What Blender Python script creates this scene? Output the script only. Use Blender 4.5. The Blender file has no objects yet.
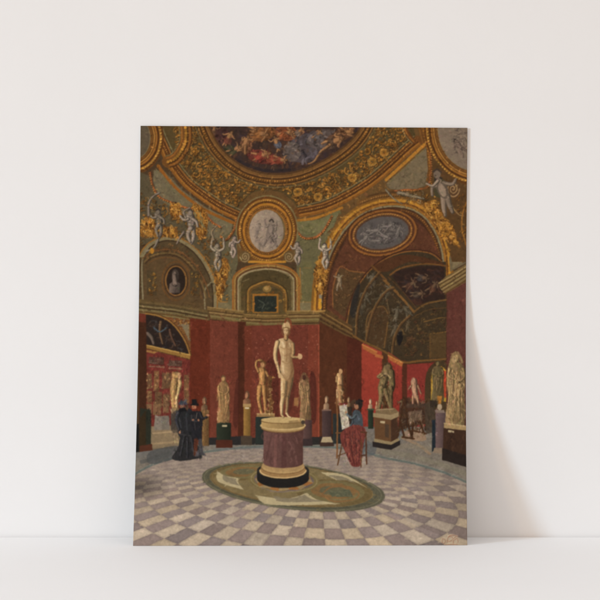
# Close-up: an unframed art print leaning against a white wall on a white tabletop.
WALL0, WALL1 = (.85, .83, .82), (.862, .842, .832)
TOP0, TOP1 = (.895, .88, .875), (.905, .89, .885)
FILL, CEIL, FILLS = (.57, .455, .355), (.93, .91, .90), 1.0
KDIR, KPOW, KCOL = (-1.7, -1, .42), 600, (.64, .88, 1.08)
WDIR, WPOW, WCOL = (-1.2, -1, .42), 120, (1.0, .68, .38)
GRADE_MUL, GRADE_ADD = (1.025, .995, .97), 0.0
INKGAIN = 1.0
import numpy as np, math
X0, Y0, X1, Y1, K = 130.0, 122.0, 470.0, 550.0, 2.4
CW, CH = int((X1-X0)*K), int((Y1-Y0)*K)
rng = np.random.RandomState(7)
cv = np.zeros((CH, CW, 3))                       # the printed picture, display colours 0..1
PX = X0 + (np.arange(CW)+.5)/K
PY = Y0 + (np.arange(CH)+.5)/K

def vnoise(sx, sy, seed, ang=0):
    r = np.random.RandomState(seed)
    g = r.rand(256, 256)
    x = PX[None, :]*math.cos(ang)+PY[:, None]*math.sin(ang)
    y = -PX[None, :]*math.sin(ang)+PY[:, None]*math.cos(ang)
    x = x/sx+500; y = y/sy+500
    xi = np.floor(x).astype(int); yi = np.floor(y).astype(int)
    fx = x-xi; fy = y-yi
    fx = fx*fx*(3-2*fx); fy = fy*fy*(3-2*fy)
    a = g[yi % 256, xi % 256]; b = g[yi % 256, (xi+1) % 256]
    c = g[(yi+1) % 256, xi % 256]; d = g[(yi+1) % 256, (xi+1) % 256]
    return (a*(1-fx)+b*fx)*(1-fy)+(c*(1-fx)+d*fx)*fy

NZ = [vnoise(1.1, 1.1, 1), vnoise(2.6, 2.6, 2), vnoise(7, 7, 3), vnoise(24, 24, 4), vnoise(1.7, 1.2, 5, .3), vnoise(.9, 4, 6, .1)]

def C(c):
    return np.array(c, float)/255.0

def spl(pts, closed=False, n=10):
    p = [np.array(q, float) for q in pts]
    if len(p) < 3: return p
    out = []
    m = len(p)
    for i in range(m if closed else m-1):
        if closed: a, b, c, d = p[(i-1) % m], p[i], p[(i+1) % m], p[(i+2) % m]
        else: a, b, c, d = p[max(i-1, 0)], p[i], p[i+1], p[min(i+2, m-1)]
        for k in range(n):
            t = k/n
            out.append(.5*((2*b)+(c-a)*t+(2*a-5*b+4*c-d)*t*t+(3*b-a-3*c+d)*t**3))
    if not closed: out.append(p[-1])
    return out

def ell(cx, cy, rx, ry, rot=0, a0=0, a1=360, n=48):
    r = math.radians(rot); o = []
    closed = (a1-a0) >= 360
    for k in range(n if closed else n+1):
        t = math.radians(a0+(a1-a0)*k/n)
        x, y = rx*math.cos(t), ry*math.sin(t)
        o.append((cx+x*math.cos(r)-y*math.sin(r), cy+x*math.sin(r)+y*math.cos(r)))
    return o

def box(pts, pad=1.5):
    a = np.array(pts); x0, y0 = a.min(0)-pad; x1, y1 = a.max(0)+pad
    c0 = max(0, int((x0-X0)*K)); c1 = min(CW, int((x1-X0)*K)+1)
    r0 = max(0, int((y0-Y0)*K)); r1 = min(CH, int((y1-Y0)*K)+1)
    return r0, r1, c0, c1

def polymask(pts):
    r0, r1, c0, c1 = box(pts)
    if r1 <= r0 or c1 <= c0: return None
    a = (np.array(pts)-[X0, Y0])*K
    b = np.roll(a, -1, 0)
    m = np.zeros((r1-r0, c1-c0)); cols = np.arange(c0, c1)
    SUB = 3
    for r in range(r0, r1):
        for s in range(SUB):
            y = r+(s+.5)/SUB
            h = (a[:, 1] <= y) != (b[:, 1] <= y)
            if not h.any(): continue
            aa, bb = a[h], b[h]
            xs = np.sort(aa[:, 0]+(y-aa[:, 1])*(bb[:, 0]-aa[:, 0])/(bb[:, 1]-aa[:, 1]))
            for i in range(0, len(xs)-1, 2):
                m[r-r0] += np.clip(np.minimum(xs[i+1], cols+1)-np.maximum(xs[i], cols), 0, 1)/SUB
    return (r0, r1, c0, c1), m

def comp(bx, m, col, a=1.0, tex=.08):
    r0, r1, c0, c1 = bx
    v = cv[r0:r1, c0:c1]
    col = col(PX[None, c0:c1], PY[r0:r1, None]) if callable(col) else C(col)
    col = np.broadcast_to(col, v.shape)
    n = (NZ[0][r0:r1, c0:c1]*.35+NZ[1][r0:r1, c0:c1]*.4+NZ[4][r0:r1, c0:c1]*.5+NZ[2][r0:r1, c0:c1]*.5-.87)
    col = col*(1+tex*1.2*n[..., None])
    mm = (m*a)[..., None]
    v[:] = v*(1-mm)+col*mm

def F(pts, col, a=1.0, tex=.1, sm=False):
    if sm: pts = spl(pts, True)
    r = polymask(pts)
    if r is not None: comp(r[0], r[1], col, a, tex)

def seg(pts, w0, w1=None, soft=.35):
    pts = np.array(pts, float); w1 = w0 if w1 is None else w1
    W = max(w0, w1)
    bx = box(pts, W+1.5); r0, r1, c0, c1 = bx
    if r1 <= r0 or c1 <= c0: return None
    m = np.zeros((r1-r0, c1-c0)); n = len(pts)-1
    for i in range(n):
        p, q = pts[i], pts[i+1]
        b = box([p, q], W+1.5); s0, s1, d0, d1 = b
        s0, s1, d0, d1 = max(s0, r0), min(s1, r1), max(d0, c0), min(d1, c1)
        if s1 <= s0 or d1 <= d0: continue
        x = PX[None, d0:d1]-p[0]; y = PY[s0:s1, None]-p[1]
        dx, dy = q-p; L = dx*dx+dy*dy+1e-9
        t = np.clip((x*dx+y*dy)/L, 0, 1)
        dd = np.hypot(x-t*dx, y-t*dy)
        ww = .5*(w0+(w1-w0)*(i+t)/n)
        mm = np.clip((ww-dd)/soft+.5, 0, 1)
        mm = mm*np.clip(ww*2/soft, 0, 1)
        sub = m[s0-r0:s1-r0, d0-c0:d1-c0]
        np.maximum(sub, mm, out=sub)
    return bx, m

def L(pts, w, col, a=1.0, w1=None, tex=.1, sm=True, soft=.45):
    if sm: pts = spl(pts)
    r = seg(pts, w, w1, soft)
    if r is not None: comp(r[0], r[1], col, a, tex)

def limb(pts, w0, w1, col, hi=1.25, lo=.5, a=1.0, sm=True):
    """a tapering rounded form lit from the left"""
    L(pts, w0, tuple(np.array(col)*lo), a, w1, sm=sm)
    o = .16; w0 *= 1.0
    p2 = [(x-o*w0*.8, y-.06*w0) for x, y in pts]
    L(p2, w0*.72, col, a, w1*.72, sm=sm)
    p3 = [(x-o*w0*1.3, y-.06*w0) for x, y in pts]
    L(p3, w0*.32, tuple(np.minimum(255, np.array(col)*hi)), a*.8, w1*.32, sm=sm)

def off(pts, d):
    p = np.array(spl(pts) if len(pts) < 25 else pts, float)
    t = np.gradient(p, axis=0); t /= np.hypot(t[:, 0], t[:, 1])[:, None]+1e-9
    return np.stack([p[:, 0]-t[:, 1]*d, p[:, 1]+t[:, 0]*d], 1)

def beads(pts, step, r, col, dark=(50, 32, 18), a=1.0):
    p = np.array(pts, float); d = np.r_[0, np.cumsum(np.hypot(*np.diff(p, axis=0).T))]
    for s in np.arange(step/2, d[-1], step):
        x = np.interp(s, d, p[:, 0]); y = np.interp(s, d, p[:, 1])
        j = rng.uniform(.75, 1.2)
        L([(x+r*.4, y+r*.5), (x+r*.5, y+r*.6)], r*2, dark, .7*a, sm=False)
        L([(x-.1, y-.1), (x+.1, y)], r*1.7, tuple(np.array(col)*j), a, sm=False)

def band(pts, items):
    """mouldings running along a curve: (offset, width, colour[, bead step])"""
    for it in items:
        q = off(pts, it[0])
        if len(it) > 3: beads(q, it[3], it[1]*.5, it[2])
        else: L(q, it[1], it[2], sm=False)

def inside(pts, x, y):
    a = np.array(pts); b = np.roll(a, -1, 0)
    h = (a[:, 1] <= y) != (b[:, 1] <= y)
    xs = a[h, 0]+(y-a[h, 1])*(b[h, 0]-a[h, 0])/(b[h, 1]-a[h, 1])
    return (xs > x).sum() % 2 == 1

GOLD = [(150, 98, 32), (178, 124, 44), (128, 78, 24), (196, 142, 58), (110, 68, 26)]
def curls(poly, n, size, pal=GOLD, dark=(45, 30, 18), a=1.0, w=.8):
    """scrolls and leaves of a carved or painted ornament filling an outline"""
    A = np.array(poly); lo, hi = A.min(0), A.max(0); k = 0; tries = 0
    while k < n and tries < n*20:
        tries += 1
        x, y = rng.uniform(lo, hi)
        if not inside(poly, x, y): continue
        k += 1
        s = size*rng.uniform(.5, 1.25); t0 = rng.uniform(0, 6.28); dr = rng.choice([-1, 1])
        turns = rng.uniform(2.2, 5.2)
        pts = [(x+s*(1-.62*q)*math.cos(t0+dr*q*turns), y+s*(1-.62*q)*math.sin(t0+dr*q*turns)*.85) for q in np.linspace(0, 1, 9)]
        c = np.array(pal[rng.randint(len(pal))])*rng.uniform(.8, 1.12)
        L([(p[0]+.5, p[1]+.6) for p in pts], w*1.1, dark, .65*a, w*.5, sm=False)
        L(pts, w*rng.uniform(.7, 1.2), tuple(c), .9*a, w*.35, sm=False)
        if rng.rand() < .5:
            L([(x, y), (x+rng.uniform(-.4, .4), y+.2)], w*1.5, tuple(np.minimum(255, c*1.25)), .8*a, sm=False)

def dabs(poly, n, size, pal, a=.8, w=1.0, ang=None, spread=.6):
    A = np.array(poly); lo, hi = A.min(0), A.max(0); k = 0; tries = 0
    while k < n and tries < n*20:
        tries += 1
        x, y = rng.uniform(lo, hi)
        if not inside(poly, x, y): continue
        k += 1
        t = rng.uniform(0, 6.28) if ang is None else ang+rng.uniform(-spread, spread)
        s = size*rng.uniform(.4, 1.2); c = np.array(pal[rng.randint(len(pal))])*rng.uniform(.88, 1.12)
        b = rng.uniform(-.4, .4)*s
        L([(x-s*math.cos(t)/2, y-s*math.sin(t)/2), (x-b*math.sin(t), y+b*math.cos(t)), (x+s*math.cos(t)/2, y+s*math.sin(t)/2)],
          w*rng.uniform(.6, 1.3), tuple(c), a, w*.5)

def fig(x, y, s, ang, col, a=.85, seed=0, cloth=None):
    """a small reclining or flying painted figure"""
    r = np.random.RandomState(seed); t = math.radians(ang); col = np.array(col, float)
    def w(u, v): return (x+u*s*math.cos(t)-v*s*math.sin(t), y+u*s*math.sin(t)+v*s*math.cos(t))
    for sg in (-1, 1):
        k = r.uniform(-.9, .9); m = r.uniform(.2, 1.3)*sg
        limb([w(.45*sg, 1.6), w(.8*sg+k, 3.8), w(.6*sg+k+m, 5.8)], 1.7*s, .8*s, tuple(col*(.92 if sg > 0 else 1.05)), 1.15, .6, a)
        k = r.uniform(.4, 1.6)*sg
        limb([w(.9*sg, -1.7), w(1.2*sg+k, -1.2+r.uniform(-1.2, 1.4)), w(1.2*sg+1.8*k, r.uniform(-3.4, .6))], 1.1*s, .6*s, tuple(col), 1.15, .6, a)
    o = [w(1.15*math.cos(q)*(1.15-.2*math.sin(q)), 2.1*math.sin(q)) for q in np.linspace(0, 6.28, 14)]
    F(o, tuple(col*.72), a, sm=True); F([(px-.22*s, py-.2*s) for px, py in [w(.8*math.cos(q), 1.75*math.sin(q)) for q in np.linspace(0, 6.28, 14)]], tuple(np.minimum(255, col*1.1)), a, sm=True)
    F([w(.75*math.cos(q), -2.9+.9*math.sin(q)) for q in np.linspace(0, 6.28, 12)], tuple(col*.95), a)
    L([w(-.7, -3.2), w(0, -3.9), w(.75, -3)], .6*s, tuple(col*.4), a)
    if cloth is not None:
        c = np.array(cloth, float); q0 = [w(-1.6, .6), w(0, 1.2), w(1.8, .4), w(2.6, 2.6), w(1.2, 4.4), w(-1.4, 3.4)]
        F(q0, tuple(c), a, sm=True)
        for _ in range(7):
            u, v = r.uniform(-1.2, 1.8), r.uniform(.8, 3.4); L([w(u, v), w(u+.5, v+1), w(u+r.uniform(-.2, 1), v+1.6)], .45*s, tuple(np.minimum(255, c*r.choice([.5, .65, 1.3, 1.5]))), .8*a)

def retouch(poly, n, size, amp, w, ang=None, spread=.6):
    """loose brush marks a little lighter or darker than the paint they lie on"""
    A = np.array(poly); lo, hi = A.min(0), A.max(0)
    for _ in range(n):
        x, y = rng.uniform(lo, hi)
        if not inside(poly, x, y): continue
        r = min(CH-1, max(0, int((y-Y0)*K))); c = min(CW-1, max(0, int((x-X0)*K)))
        b = cv[r, c]*255; b = b*(1+rng.uniform(-1, 1)*amp)*(1+rng.uniform(-.3, .3, 3)*amp)
        t = rng.uniform(0, 6.28) if ang is None else ang+rng.uniform(-spread, spread); s = size*rng.uniform(.3, 1.1); k = rng.uniform(-.4, .4)*s
        L([(x-s*math.cos(t)/2, y-s*math.sin(t)/2), (x-k*math.sin(t)*.5, y+k*math.cos(t)*.5), (x+s*math.cos(t)/2, y+s*math.sin(t)/2)], w*rng.uniform(.5, 1.2), tuple(np.clip(b, 0, 255)), .75, w*.4, sm=False)

def lin(x0, y0, c0, x1, y1, c1):
    c0, c1 = C(c0), C(c1)
    def f(X, Y):
        t = np.clip(((X-x0)*(x1-x0)+(Y-y0)*(y1-y0))/((x1-x0)**2+(y1-y0)**2), 0, 1)[..., None]
        return c0*(1-t)+c1*t
    return f

def draped(cx, top, bot, w, col, lean=0, seed=0):
    """a draped standing marble figure"""
    r = np.random.RandomState(seed); H = bot-top; hd = H*.135
    c = np.array(col)
    out = [(cx-w*.18, top+hd*.9), (cx-w*.46, top+hd*1.5), (cx-w*.5, top+H*.42), (cx-w*.42, top+H*.6), (cx-w*.5, bot), (cx+w*.45, bot),
           (cx+w*.46, top+H*.55), (cx+w*.5, top+H*.35), (cx+w*.42, top+hd*1.5), (cx+w*.16, top+hd*.9)]
    out = [(x+lean*(y-top)/H, y) for x, y in spl(out, True)]
    F(out, lin(cx-w*.5, 0, c*1.02, cx+w*.5, 0, c*.62))
    for k in range(int(7+w*.5)):
        x = cx+w*r.uniform(-.42, .42); y0 = top+H*r.uniform(.2, .5); y1 = y0+H*r.uniform(.2, .5); y1 = min(y1, bot-1)
        x2 = x+w*r.uniform(-.18, .18)
        L([(x, y0), ((x+x2)/2+w*.05, (y0+y1)/2), (x2, y1)], w*.07, tuple(c*.55), .7, w*.04)
        L([(x-w*.06, y0), ((x+x2)/2-w*.01, (y0+y1)/2), (x2-w*.06, y1)], w*.07, tuple(np.minimum(255, c*1.22)), .8, w*.03)
    limb([(cx-w*.38, top+hd*1.6), (cx-w*.4, top+H*.32), (cx-w*.05, top+H*.36)], w*.2, w*.12, col)
    limb([(cx+w*.36, top+hd*1.6), (cx+w*.42, top+H*.33), (cx+w*.1, top+H*.4)], w*.2, w*.12, tuple(c*.85))
    F(ell(cx, top+hd*.5, hd*.36, hd*.5), tuple(c*.62)); F(ell(cx-hd*.08, top+hd*.48, hd*.27, hd*.42), tuple(c*1.05))
    L([(cx-hd*.28, top+hd*.2), (cx, top+hd*.02), (cx+hd*.3, top+hd*.25)], hd*.2, tuple(c*.6), .8)

def bust(cx, top, bot, w, col):
    c = np.array(col); H = bot-top
    F([(cx-w*.5, bot), (cx-w*.45, top+H*.62), (cx-w*.15, top+H*.5), (cx+w*.15, top+H*.5), (cx+w*.45, top+H*.62), (cx+w*.4, bot)], lin(cx-w/2, 0, c*1.05, cx+w/2, 0, c*.6))
    F([(cx-w*.12, top+H*.4), (cx+w*.14, top+H*.4), (cx+w*.2, top+H*.62), (cx-w*.2, top+H*.62)], tuple(c*.8)); F(ell(cx+w*.03, top+H*.27, w*.3, H*.27), tuple(c*.55)); F(ell(cx-w*.07, top+H*.29, w*.18, H*.22), tuple(c*1.12)); L([(cx-w*.22, top+H*.16), (cx, top+H*.02), (cx+w*.25, top+H*.2)], w*.14, tuple(c*.7), .8)

def pede(x0, x1, top, bot, col, cap=None, base=None, side=0):
    c = np.array(col)
    F([(x0, top), (x1, top), (x1, bot), (x0, bot)], lin(x0, 0, c*1.1, x1, 0, c*.75))
    if side: F([(x1-side, top), (x1, top), (x1, bot), (x1-side, bot)], tuple(c*.6))
    if cap: F([(x0-.8, top-1.2), (x1+.8, top-1.2), (x1+.5, top+1.4), (x0-.5, top+1.4)], cap)
    if base: F([(x0-1, bot-3.5), (x1+1, bot-3.5), (x1+1.5, bot), (x0-1.5, bot)], base)

# ---------------------------------------------------------------- ground tones
F([(130, 120), (471, 120), (471, 551), (130, 551)], (76, 58, 38)); F([(236, 120), (471, 120), (471, 262), (236, 262)], (102, 74, 40)); dabs([(296, 190), (470, 150), (470, 262), (296, 240)], 500, 3.5, [(128, 90, 44), (78, 56, 32), (112, 80, 42), (150, 104, 48)], .7, 1.1)

# ---------------------------------------------------------------- dome
dome_rim = [(150, 118), (166, 150), (172, 160), (184, 178), (201, 193), (219, 205), (236, 214), (240, 204), (252, 193), (267, 189), (283, 193), (294, 203), (299, 211),
            (325, 206), (350, 194), (372, 180), (392, 163), (406, 149), (417, 142), (414, 130), (412, 118)]
F(dome_rim, (84, 68, 38), sm=False)
frieze = [(174, 118), (178, 158), (190, 180), (207, 195), (228, 208), (238, 204), (252, 190), (285, 190), (300, 208), (325, 204), (350, 192), (372, 177), (392, 160), (408, 144), (410, 118), (380, 118), (356, 160), (325, 178), (285, 185), (245, 180), (214, 160), (196, 118)]
dabs(frieze, 420, 4, [(104, 74, 42), (78, 66, 44), (112, 76, 40), (92, 62, 36), (86, 84, 62)], .75, 1.3)
curls(frieze, 900, 2.8, [(142, 92, 32), (164, 108, 38), (122, 76, 26), (176, 120, 48), (104, 70, 30)], (46, 34, 22), .95, 1.0)
curls(frieze, 40, 5.0, [(160, 104, 34), (182, 124, 46)], (46, 34, 22), .9, 1.3)
fres = spl([(206, 116), (212, 132), (220, 146), (234, 160), (252, 170), (275, 174), (298, 171), (322, 161), (342, 148), (356, 134), (366, 116)], False)
fp = [tuple(p) for p in fres]
F(fp, (62, 46, 40))
dabs(fp, 240, 9, [(66, 48, 40), (54, 44, 44), (92, 60, 40), (60, 46, 52), (48, 38, 34), (78, 58, 44)], .55, 3.2)
def blob(x, y, rx, ry, rot, c, n=26, s=4, w=1.5):
    e = ell(x, y, rx, ry, rot)
    F(e, c, .75); dabs(e, n, s, [tuple(np.array(c)*k) for k in (.55, .8, 1.1, 1.35)], .75, w)
blob(306, 148, 20, 14, -20, (78, 72, 76), 50, 6, 2.4); blob(322, 139, 16, 9, -15, (92, 82, 78), 26, 5, 2)
blob(292, 152, 9, 10, 10, (100, 88, 80), 20, 4, 1.6)
blob(262, 157, 15, 7, 8, (116, 52, 42), 40, 5, 1.7); blob(274, 160, 10, 4, 15, (128, 62, 44), 20, 4, 1.2)
blob(262, 134, 15, 7, -10, (124, 78, 42), 36, 5, 1.7); blob(286, 133, 11, 8, 5, (128, 70, 42), 30, 5, 1.6)
blob(246, 146, 6, 8, 0, (108, 70, 46), 20, 3, 1.2); blob(340, 136, 15, 6, -25, (98, 66, 44), 30, 5, 1.6)
blob(222, 136, 8, 8, 40, (74, 46, 42), 20, 4, 1.5); blob(230, 150, 6, 5, 30, (58, 58, 40), 14, 4, 1.5)
FL = (158, 112, 70)
for k, (x, y, sc_, an, cl) in enumerate([(246, 142, 2.0, 20, None), (262, 134, 1.9, 100, (132, 84, 44)), (264, 155, 2.0, 75, (124, 50, 40)), (276, 142, 1.7, -20, (80, 84, 96)), (282, 160, 1.5, 95, (126, 58, 42)), (288, 133, 1.8, 80, (136, 74, 42)),
        (336, 141, 2.4, 65, (70, 54, 44)), (348, 132, 1.7, 100, (104, 70, 46)), (229, 137, 1.8, 30, (92, 50, 40)), (236, 149, 1.6, 60, (62, 62, 42)), (300, 131, 1.4, 60, (112, 96, 84)), (252, 128, 1.4, 120, None), (318, 134, 1.2, 40, (90, 86, 84)), (214, 130, 1.3, 20, (80, 56, 44))]):
    fig(x, y, sc_, an, FL, .8, k+5, cl)
limb([(330, 145), (321, 152), (315, 161), (309, 164)], 3.4, 1.5, (150, 108, 68), 1.15, .55, .85)
dabs(fp, 200, 4, [(70, 54, 44), (96, 66, 46), (58, 48, 48), (120, 84, 54), (50, 40, 36)], .45, 1.3)
L([(236, 160), (262, 170), (290, 170)], 3, (40, 36, 40), .6)

L(off(fres, 6.5), 14, (92, 62, 32), sm=False)
band(fres, [(.6, 1.6, (84, 58, 34)), (2.2, 1.6, (116, 80, 40)), (3.8, .9, (144, 100, 50)), (5.2, 1.4, (70, 46, 26)), (7.6, 3, (112, 74, 32)), (7.4, 1.9, (158, 106, 46), 2.5), (9.8, 1.2, (60, 42, 26)), (11, 1.1, (138, 94, 42)), (12.4, 1, (82, 62, 36)), (13.6, .8, (106, 96, 62))])
# small framed panels in the frieze
for cx, cy, r in [(352, 178, 3), (372, 162, 3.2), (384, 153, 3), (318, 197, 3), (298, 192, 3)]:
    for q in (1, .62, .3): L(ell(cx, cy, r*q+1, r*q+.7, n=20), .8, GOLD[int(q*3)], .9, sm=False)

# rim mouldings
rl = spl([(152, 118), (164, 146), (173, 164), (187, 182), (203, 195), (221, 207), (238, 215)])
for rr, sgn in ((rl, 1), (spl([(299, 212), (325, 206), (350, 194), (372, 180), (392, 163), (408, 148), (417, 141)]), 1)):
    L(rr, 10, (106, 66, 30), sm=False)
    band(rr, [(5, 1.6, (132, 82, 30)), (3.2, 1.6, (156, 102, 38)), (1.6, 1, (78, 46, 24)), (0, 1.5, (164, 112, 48), 2.0), (-1.8, 1.2, (82, 48, 24)), (-3, 1.1, (146, 96, 42)), (-4.6, 1, (70, 58, 36)), (-5.6, .9, (124, 112, 74))])
# rising ribs, left and right of the picture
rib = spl([(184, 118), (186, 134), (184, 146), (176, 158), (168, 162)])
L(rib, 12, (112, 72, 32), sm=False); band(rib, [(0, 3.4, (176, 122, 44), 2.8), (4, 1.5, (146, 92, 36)), (-4, 1.5, (138, 86, 34)), (6, 1, (112, 98, 62)), (-6, 1, (70, 44, 24))])
rib = spl([(420, 118), (424, 132), (428, 148), (430, 166), (431, 186)])
L(rib, 10, (104, 66, 30), sm=False); band(rib, [(0, 3.2, (156, 102, 38), 3.0), (4, 1.2, (126, 84, 36)), (-4, 1.2, (142, 92, 36))])
rib = spl([(404, 118), (406, 132), (414, 142)])
L(rib, 5, (96, 58, 28), sm=False); band(rib, [(0, 1.6, (142, 90, 36)), (2.4, .9, (120, 108, 70))])

# corner medallions
for cx, cy, rx, ry, c in ((132, 138, 18, 22, (92, 80, 62)), (476, 128, 38, 43, (124, 108, 90))):
    F(ell(cx, cy, rx+14, ry+15), (98, 62, 28))
    for q, w, col in ((13, 1.2, (90, 54, 24)), (11, 2.4, (168, 116, 44)), (8.4, 1.1, (74, 44, 22)), (6.6, 1.8, (150, 98, 38)), (4.4, 1, (180, 128, 56)), (2, 2, (112, 74, 34)), (0, 1, (138, 120, 80))):
        L(ell(cx, cy, rx+q, ry+q, n=60)+[(cx+rx+q, cy)], w, col, sm=False)
    beads(ell(cx, cy, rx+11, ry+11, n=80), 3, 1, (196, 144, 60))
    F(ell(cx, cy, rx, ry), c)
dabs(ell(462, 140, 10, 13, 20), 60, 4, [(92, 80, 70), (72, 60, 54), (148, 128, 106), (110, 92, 78)], .8, 1)
fig(459, 146, 2.0, -35, (112, 94, 80), .8, 3); dabs(ell(461, 146, 8, 11), 40, 3, [(78, 66, 58), (150, 130, 110)], .6, .7)

# ---------------------------------------------------------------- sage panels of the spandrels
pl = [(154, 170), (165, 172), (182, 190), (205, 207), (233, 221), (231, 236), (224, 243), (206, 236), (190, 218), (168, 206), (152, 196)]
F(pl, (108, 98, 72)); dabs(pl, 120, 6, [(114, 104, 78), (98, 88, 64), (118, 104, 72)], .5, 2)
L([(158, 166), (176, 188), (203, 209), (238, 225)], 3, (142, 86, 30)); L([(156, 169), (175, 192), (202, 212), (236, 227)], .8, (112, 104, 70))
pc = [(296, 222), (318, 220), (340, 210), (334, 226), (322, 237), (306, 238), (297, 232)]
F(pc, (112, 106, 70)); dabs(pc, 50, 5, [(110, 108, 66), (92, 92, 56)], .5, 2)
L([(294, 221), (316, 218), (342, 208)], 2.6, (164, 108, 36))
pr = [(426, 148), (428, 170), (425, 186), (408, 192), (390, 189), (386, 184), (404, 168)]
F(pr, (114, 100, 74)); dabs(pr, 60, 6, [(114, 98, 70), (92, 80, 56)], .5, 2)
L([(424, 145), (408, 160), (386, 180)], 3, (176, 118, 40)); L([(426, 148), (410, 163), (388, 184)], .9, (116, 104, 66))
F([(295, 232), (312, 236), (332, 232), (318, 262), (314, 300), (298, 300)], (100, 94, 62))
F([(218, 240), (236, 228), (238, 262), (230, 300), (224, 306), (214, 300), (210, 262)], (94, 86, 60))
F([(140, 172), (152, 178), (160, 200), (198, 224), (214, 244), (214, 300), (206, 268), (190, 250), (165, 238), (140, 246)], (86, 76, 54))
lf = [(141, 190), (162, 204), (198, 222), (226, 244), (230, 300), (215, 304), (206, 268), (192, 250), (168, 238), (141, 246)]
curls(lf, 190, 2.6, [(126, 80, 28), (150, 96, 34), (104, 66, 26), (84, 74, 46), (168, 112, 40)], (42, 32, 20), .9, .9)
# garlands
for g in ([(150, 172), (152, 184), (158, 196), (170, 202), (186, 208), (200, 210), (212, 222), (222, 228)], [(237, 218), (234, 230), (226, 240), (220, 236)],
          [(296, 230), (304, 238), (316, 237), (324, 230), (332, 216)], [(392, 192), (406, 190), (418, 190), (428, 186), (431, 170), (430, 152)]):
    beads(spl(g), 1.7, 1.1, (152, 84, 42)); beads(off(g, .8), 2.3, .6, (186, 130, 60))

# ---------------------------------------------------------------- left lunette bay
arch = spl([(141, 256), (150, 245), (163, 239), (178, 240), (193, 249), (204, 262), (212, 278), (215, 292), (215, 312)])
F([tuple(p) for p in arch]+[(141, 314)], (82, 66, 42))
inner = spl([(144, 262), (152, 256), (166, 253), (180, 256), (193, 268), (202, 284), (206, 298)])
F([tuple(p) for p in inner]+[(206, 310), (143, 304)], (88, 68, 42))
cb = [(144, 258), (156, 247), (170, 244), (188, 252), (204, 274), (206, 290), (192, 266), (176, 254), (160, 254), (146, 262)]
curls(cb, 70, 2.2, [(108, 72, 38), (88, 58, 32), (122, 84, 44)], (52, 38, 26), .8, .8)
band(arch, [(0, 3.2, (128, 114, 78)), (-2.2, 1.1, (150, 100, 40)), (2.2, 1.2, (60, 46, 30))])
L([(143, 300), (142, 262), (148, 250)], 1.5, (130, 118, 86)); L([(205, 309), (205, 290), (213, 281)], 1.6, (126, 114, 82))
band(inner, [(0, 1.1, (116, 92, 52)), (2, .8, (62, 44, 28)), (4.5, .8, (110, 74, 38)), (-3.5, .9, (118, 76, 40))])
for q, w, c in ((16, 1.4, (104, 70, 36)), (13.4, 1.2, (70, 48, 30)), (12, 1.4, (134, 92, 44))):
    L(ell(176, 281, q*.86, q*1.2, n=50)+[(176+q*.86, 281)], w, c, sm=False)
F(ell(176, 281, 9.3, 14), (44, 34, 28)); bust(175, 269.5, 293, 12, (108, 92, 80)); limb([(174.6, 276), (175, 284)], 4.4, 6, (108, 92, 80)); dabs(ell(175, 286, 5, 4), 10, 3, [(130, 112, 98), (78, 66, 58)], .7, .7)
for cx in (152, 195):
    F([(cx-5, 270), (cx+4, 272), (cx+5, 296), (cx-5, 295)], (76, 62, 40)); curls([(cx-4, 272), (cx+4, 273), (cx+4, 295), (cx-4, 294)], 26, 1.8, GOLD, (44, 32, 20), .7, .7)
dabs([(144, 296), (206, 302), (206, 310), (144, 304)], 40, 6, [(96, 72, 40), (78, 58, 34)], .6, 1, .1, .1)

# ---------------------------------------------------------------- central round medallion
F(ell(267, 231, 30, 34), (106, 68, 30))
for q, w, c in ((32.5, 1.2, (122, 108, 68)), (30.6, 1.6, (96, 58, 26)), (28.6, 2.4, (150, 102, 40)), (26.4, 1.2, (84, 50, 24)), (24.6, 2.4, (168, 110, 36)), (22, 1.4, (92, 54, 24)), (20.2, 1.6, (142, 94, 40)), (18.6, 1, (104, 92, 60))):
    L(ell(267, 230.5, q*.945, q*1.06, a0=(150 if q > 29 else 0), a1=(390 if q > 29 else 360), n=70)+([] if q > 29 else [(267+q*.945, 230.5)]), w, c, sm=False)
beads(ell(267, 230.5, 27, 30, n=90), 2.2, .8, (190, 134, 54)); beads(ell(267, 230.5, 20.6, 23.6, n=90), 1.9, .6, (170, 118, 50))
F(ell(266.5, 231, 17.2, 21.2), lin(250, 0, (164, 144, 122), 284, 0, (140, 124, 106)))
fig(271, 230, 2.7, 4, (130, 115, 102), .8, 12, (120, 106, 94)); fig(258, 229, 1.5, 20, (140, 124, 110), .6, 15); fig(259, 242, 1.3, -20, (138, 122, 108), .5, 17)
dabs(ell(269, 242, 9, 8), 34, 5, [(104, 92, 84), (150, 132, 114)], .7, .9, 2.0, .4); dabs(ell(257, 226, 6, 7), 20, 3, [(122, 108, 98), (166, 148, 128)], .7, .8)
dabs(ell(266, 234, 12, 15), 50, 3, [(120, 106, 94), (168, 150, 130), (132, 116, 102)], .6, .6)
for s in (-1, 1):
    x = 267+s*22
    F(ell(x, 257, 5.6, 6), (96, 74, 42)); L([(x+5*(1-q)*math.cos(q*14)*s, 257+5.4*(1-q)*math.sin(q*14)) for q in np.linspace(0, .92, 40)], .95, (150, 126, 84), sm=False)
    L([(x-s*4, 262), (267+s*10, 262), (267, 262.5)], 2.2, (186, 128, 40)); L([(267, 264.5), (267+s*14, 265), (x, 268)], .9, (90, 60, 26))

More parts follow.
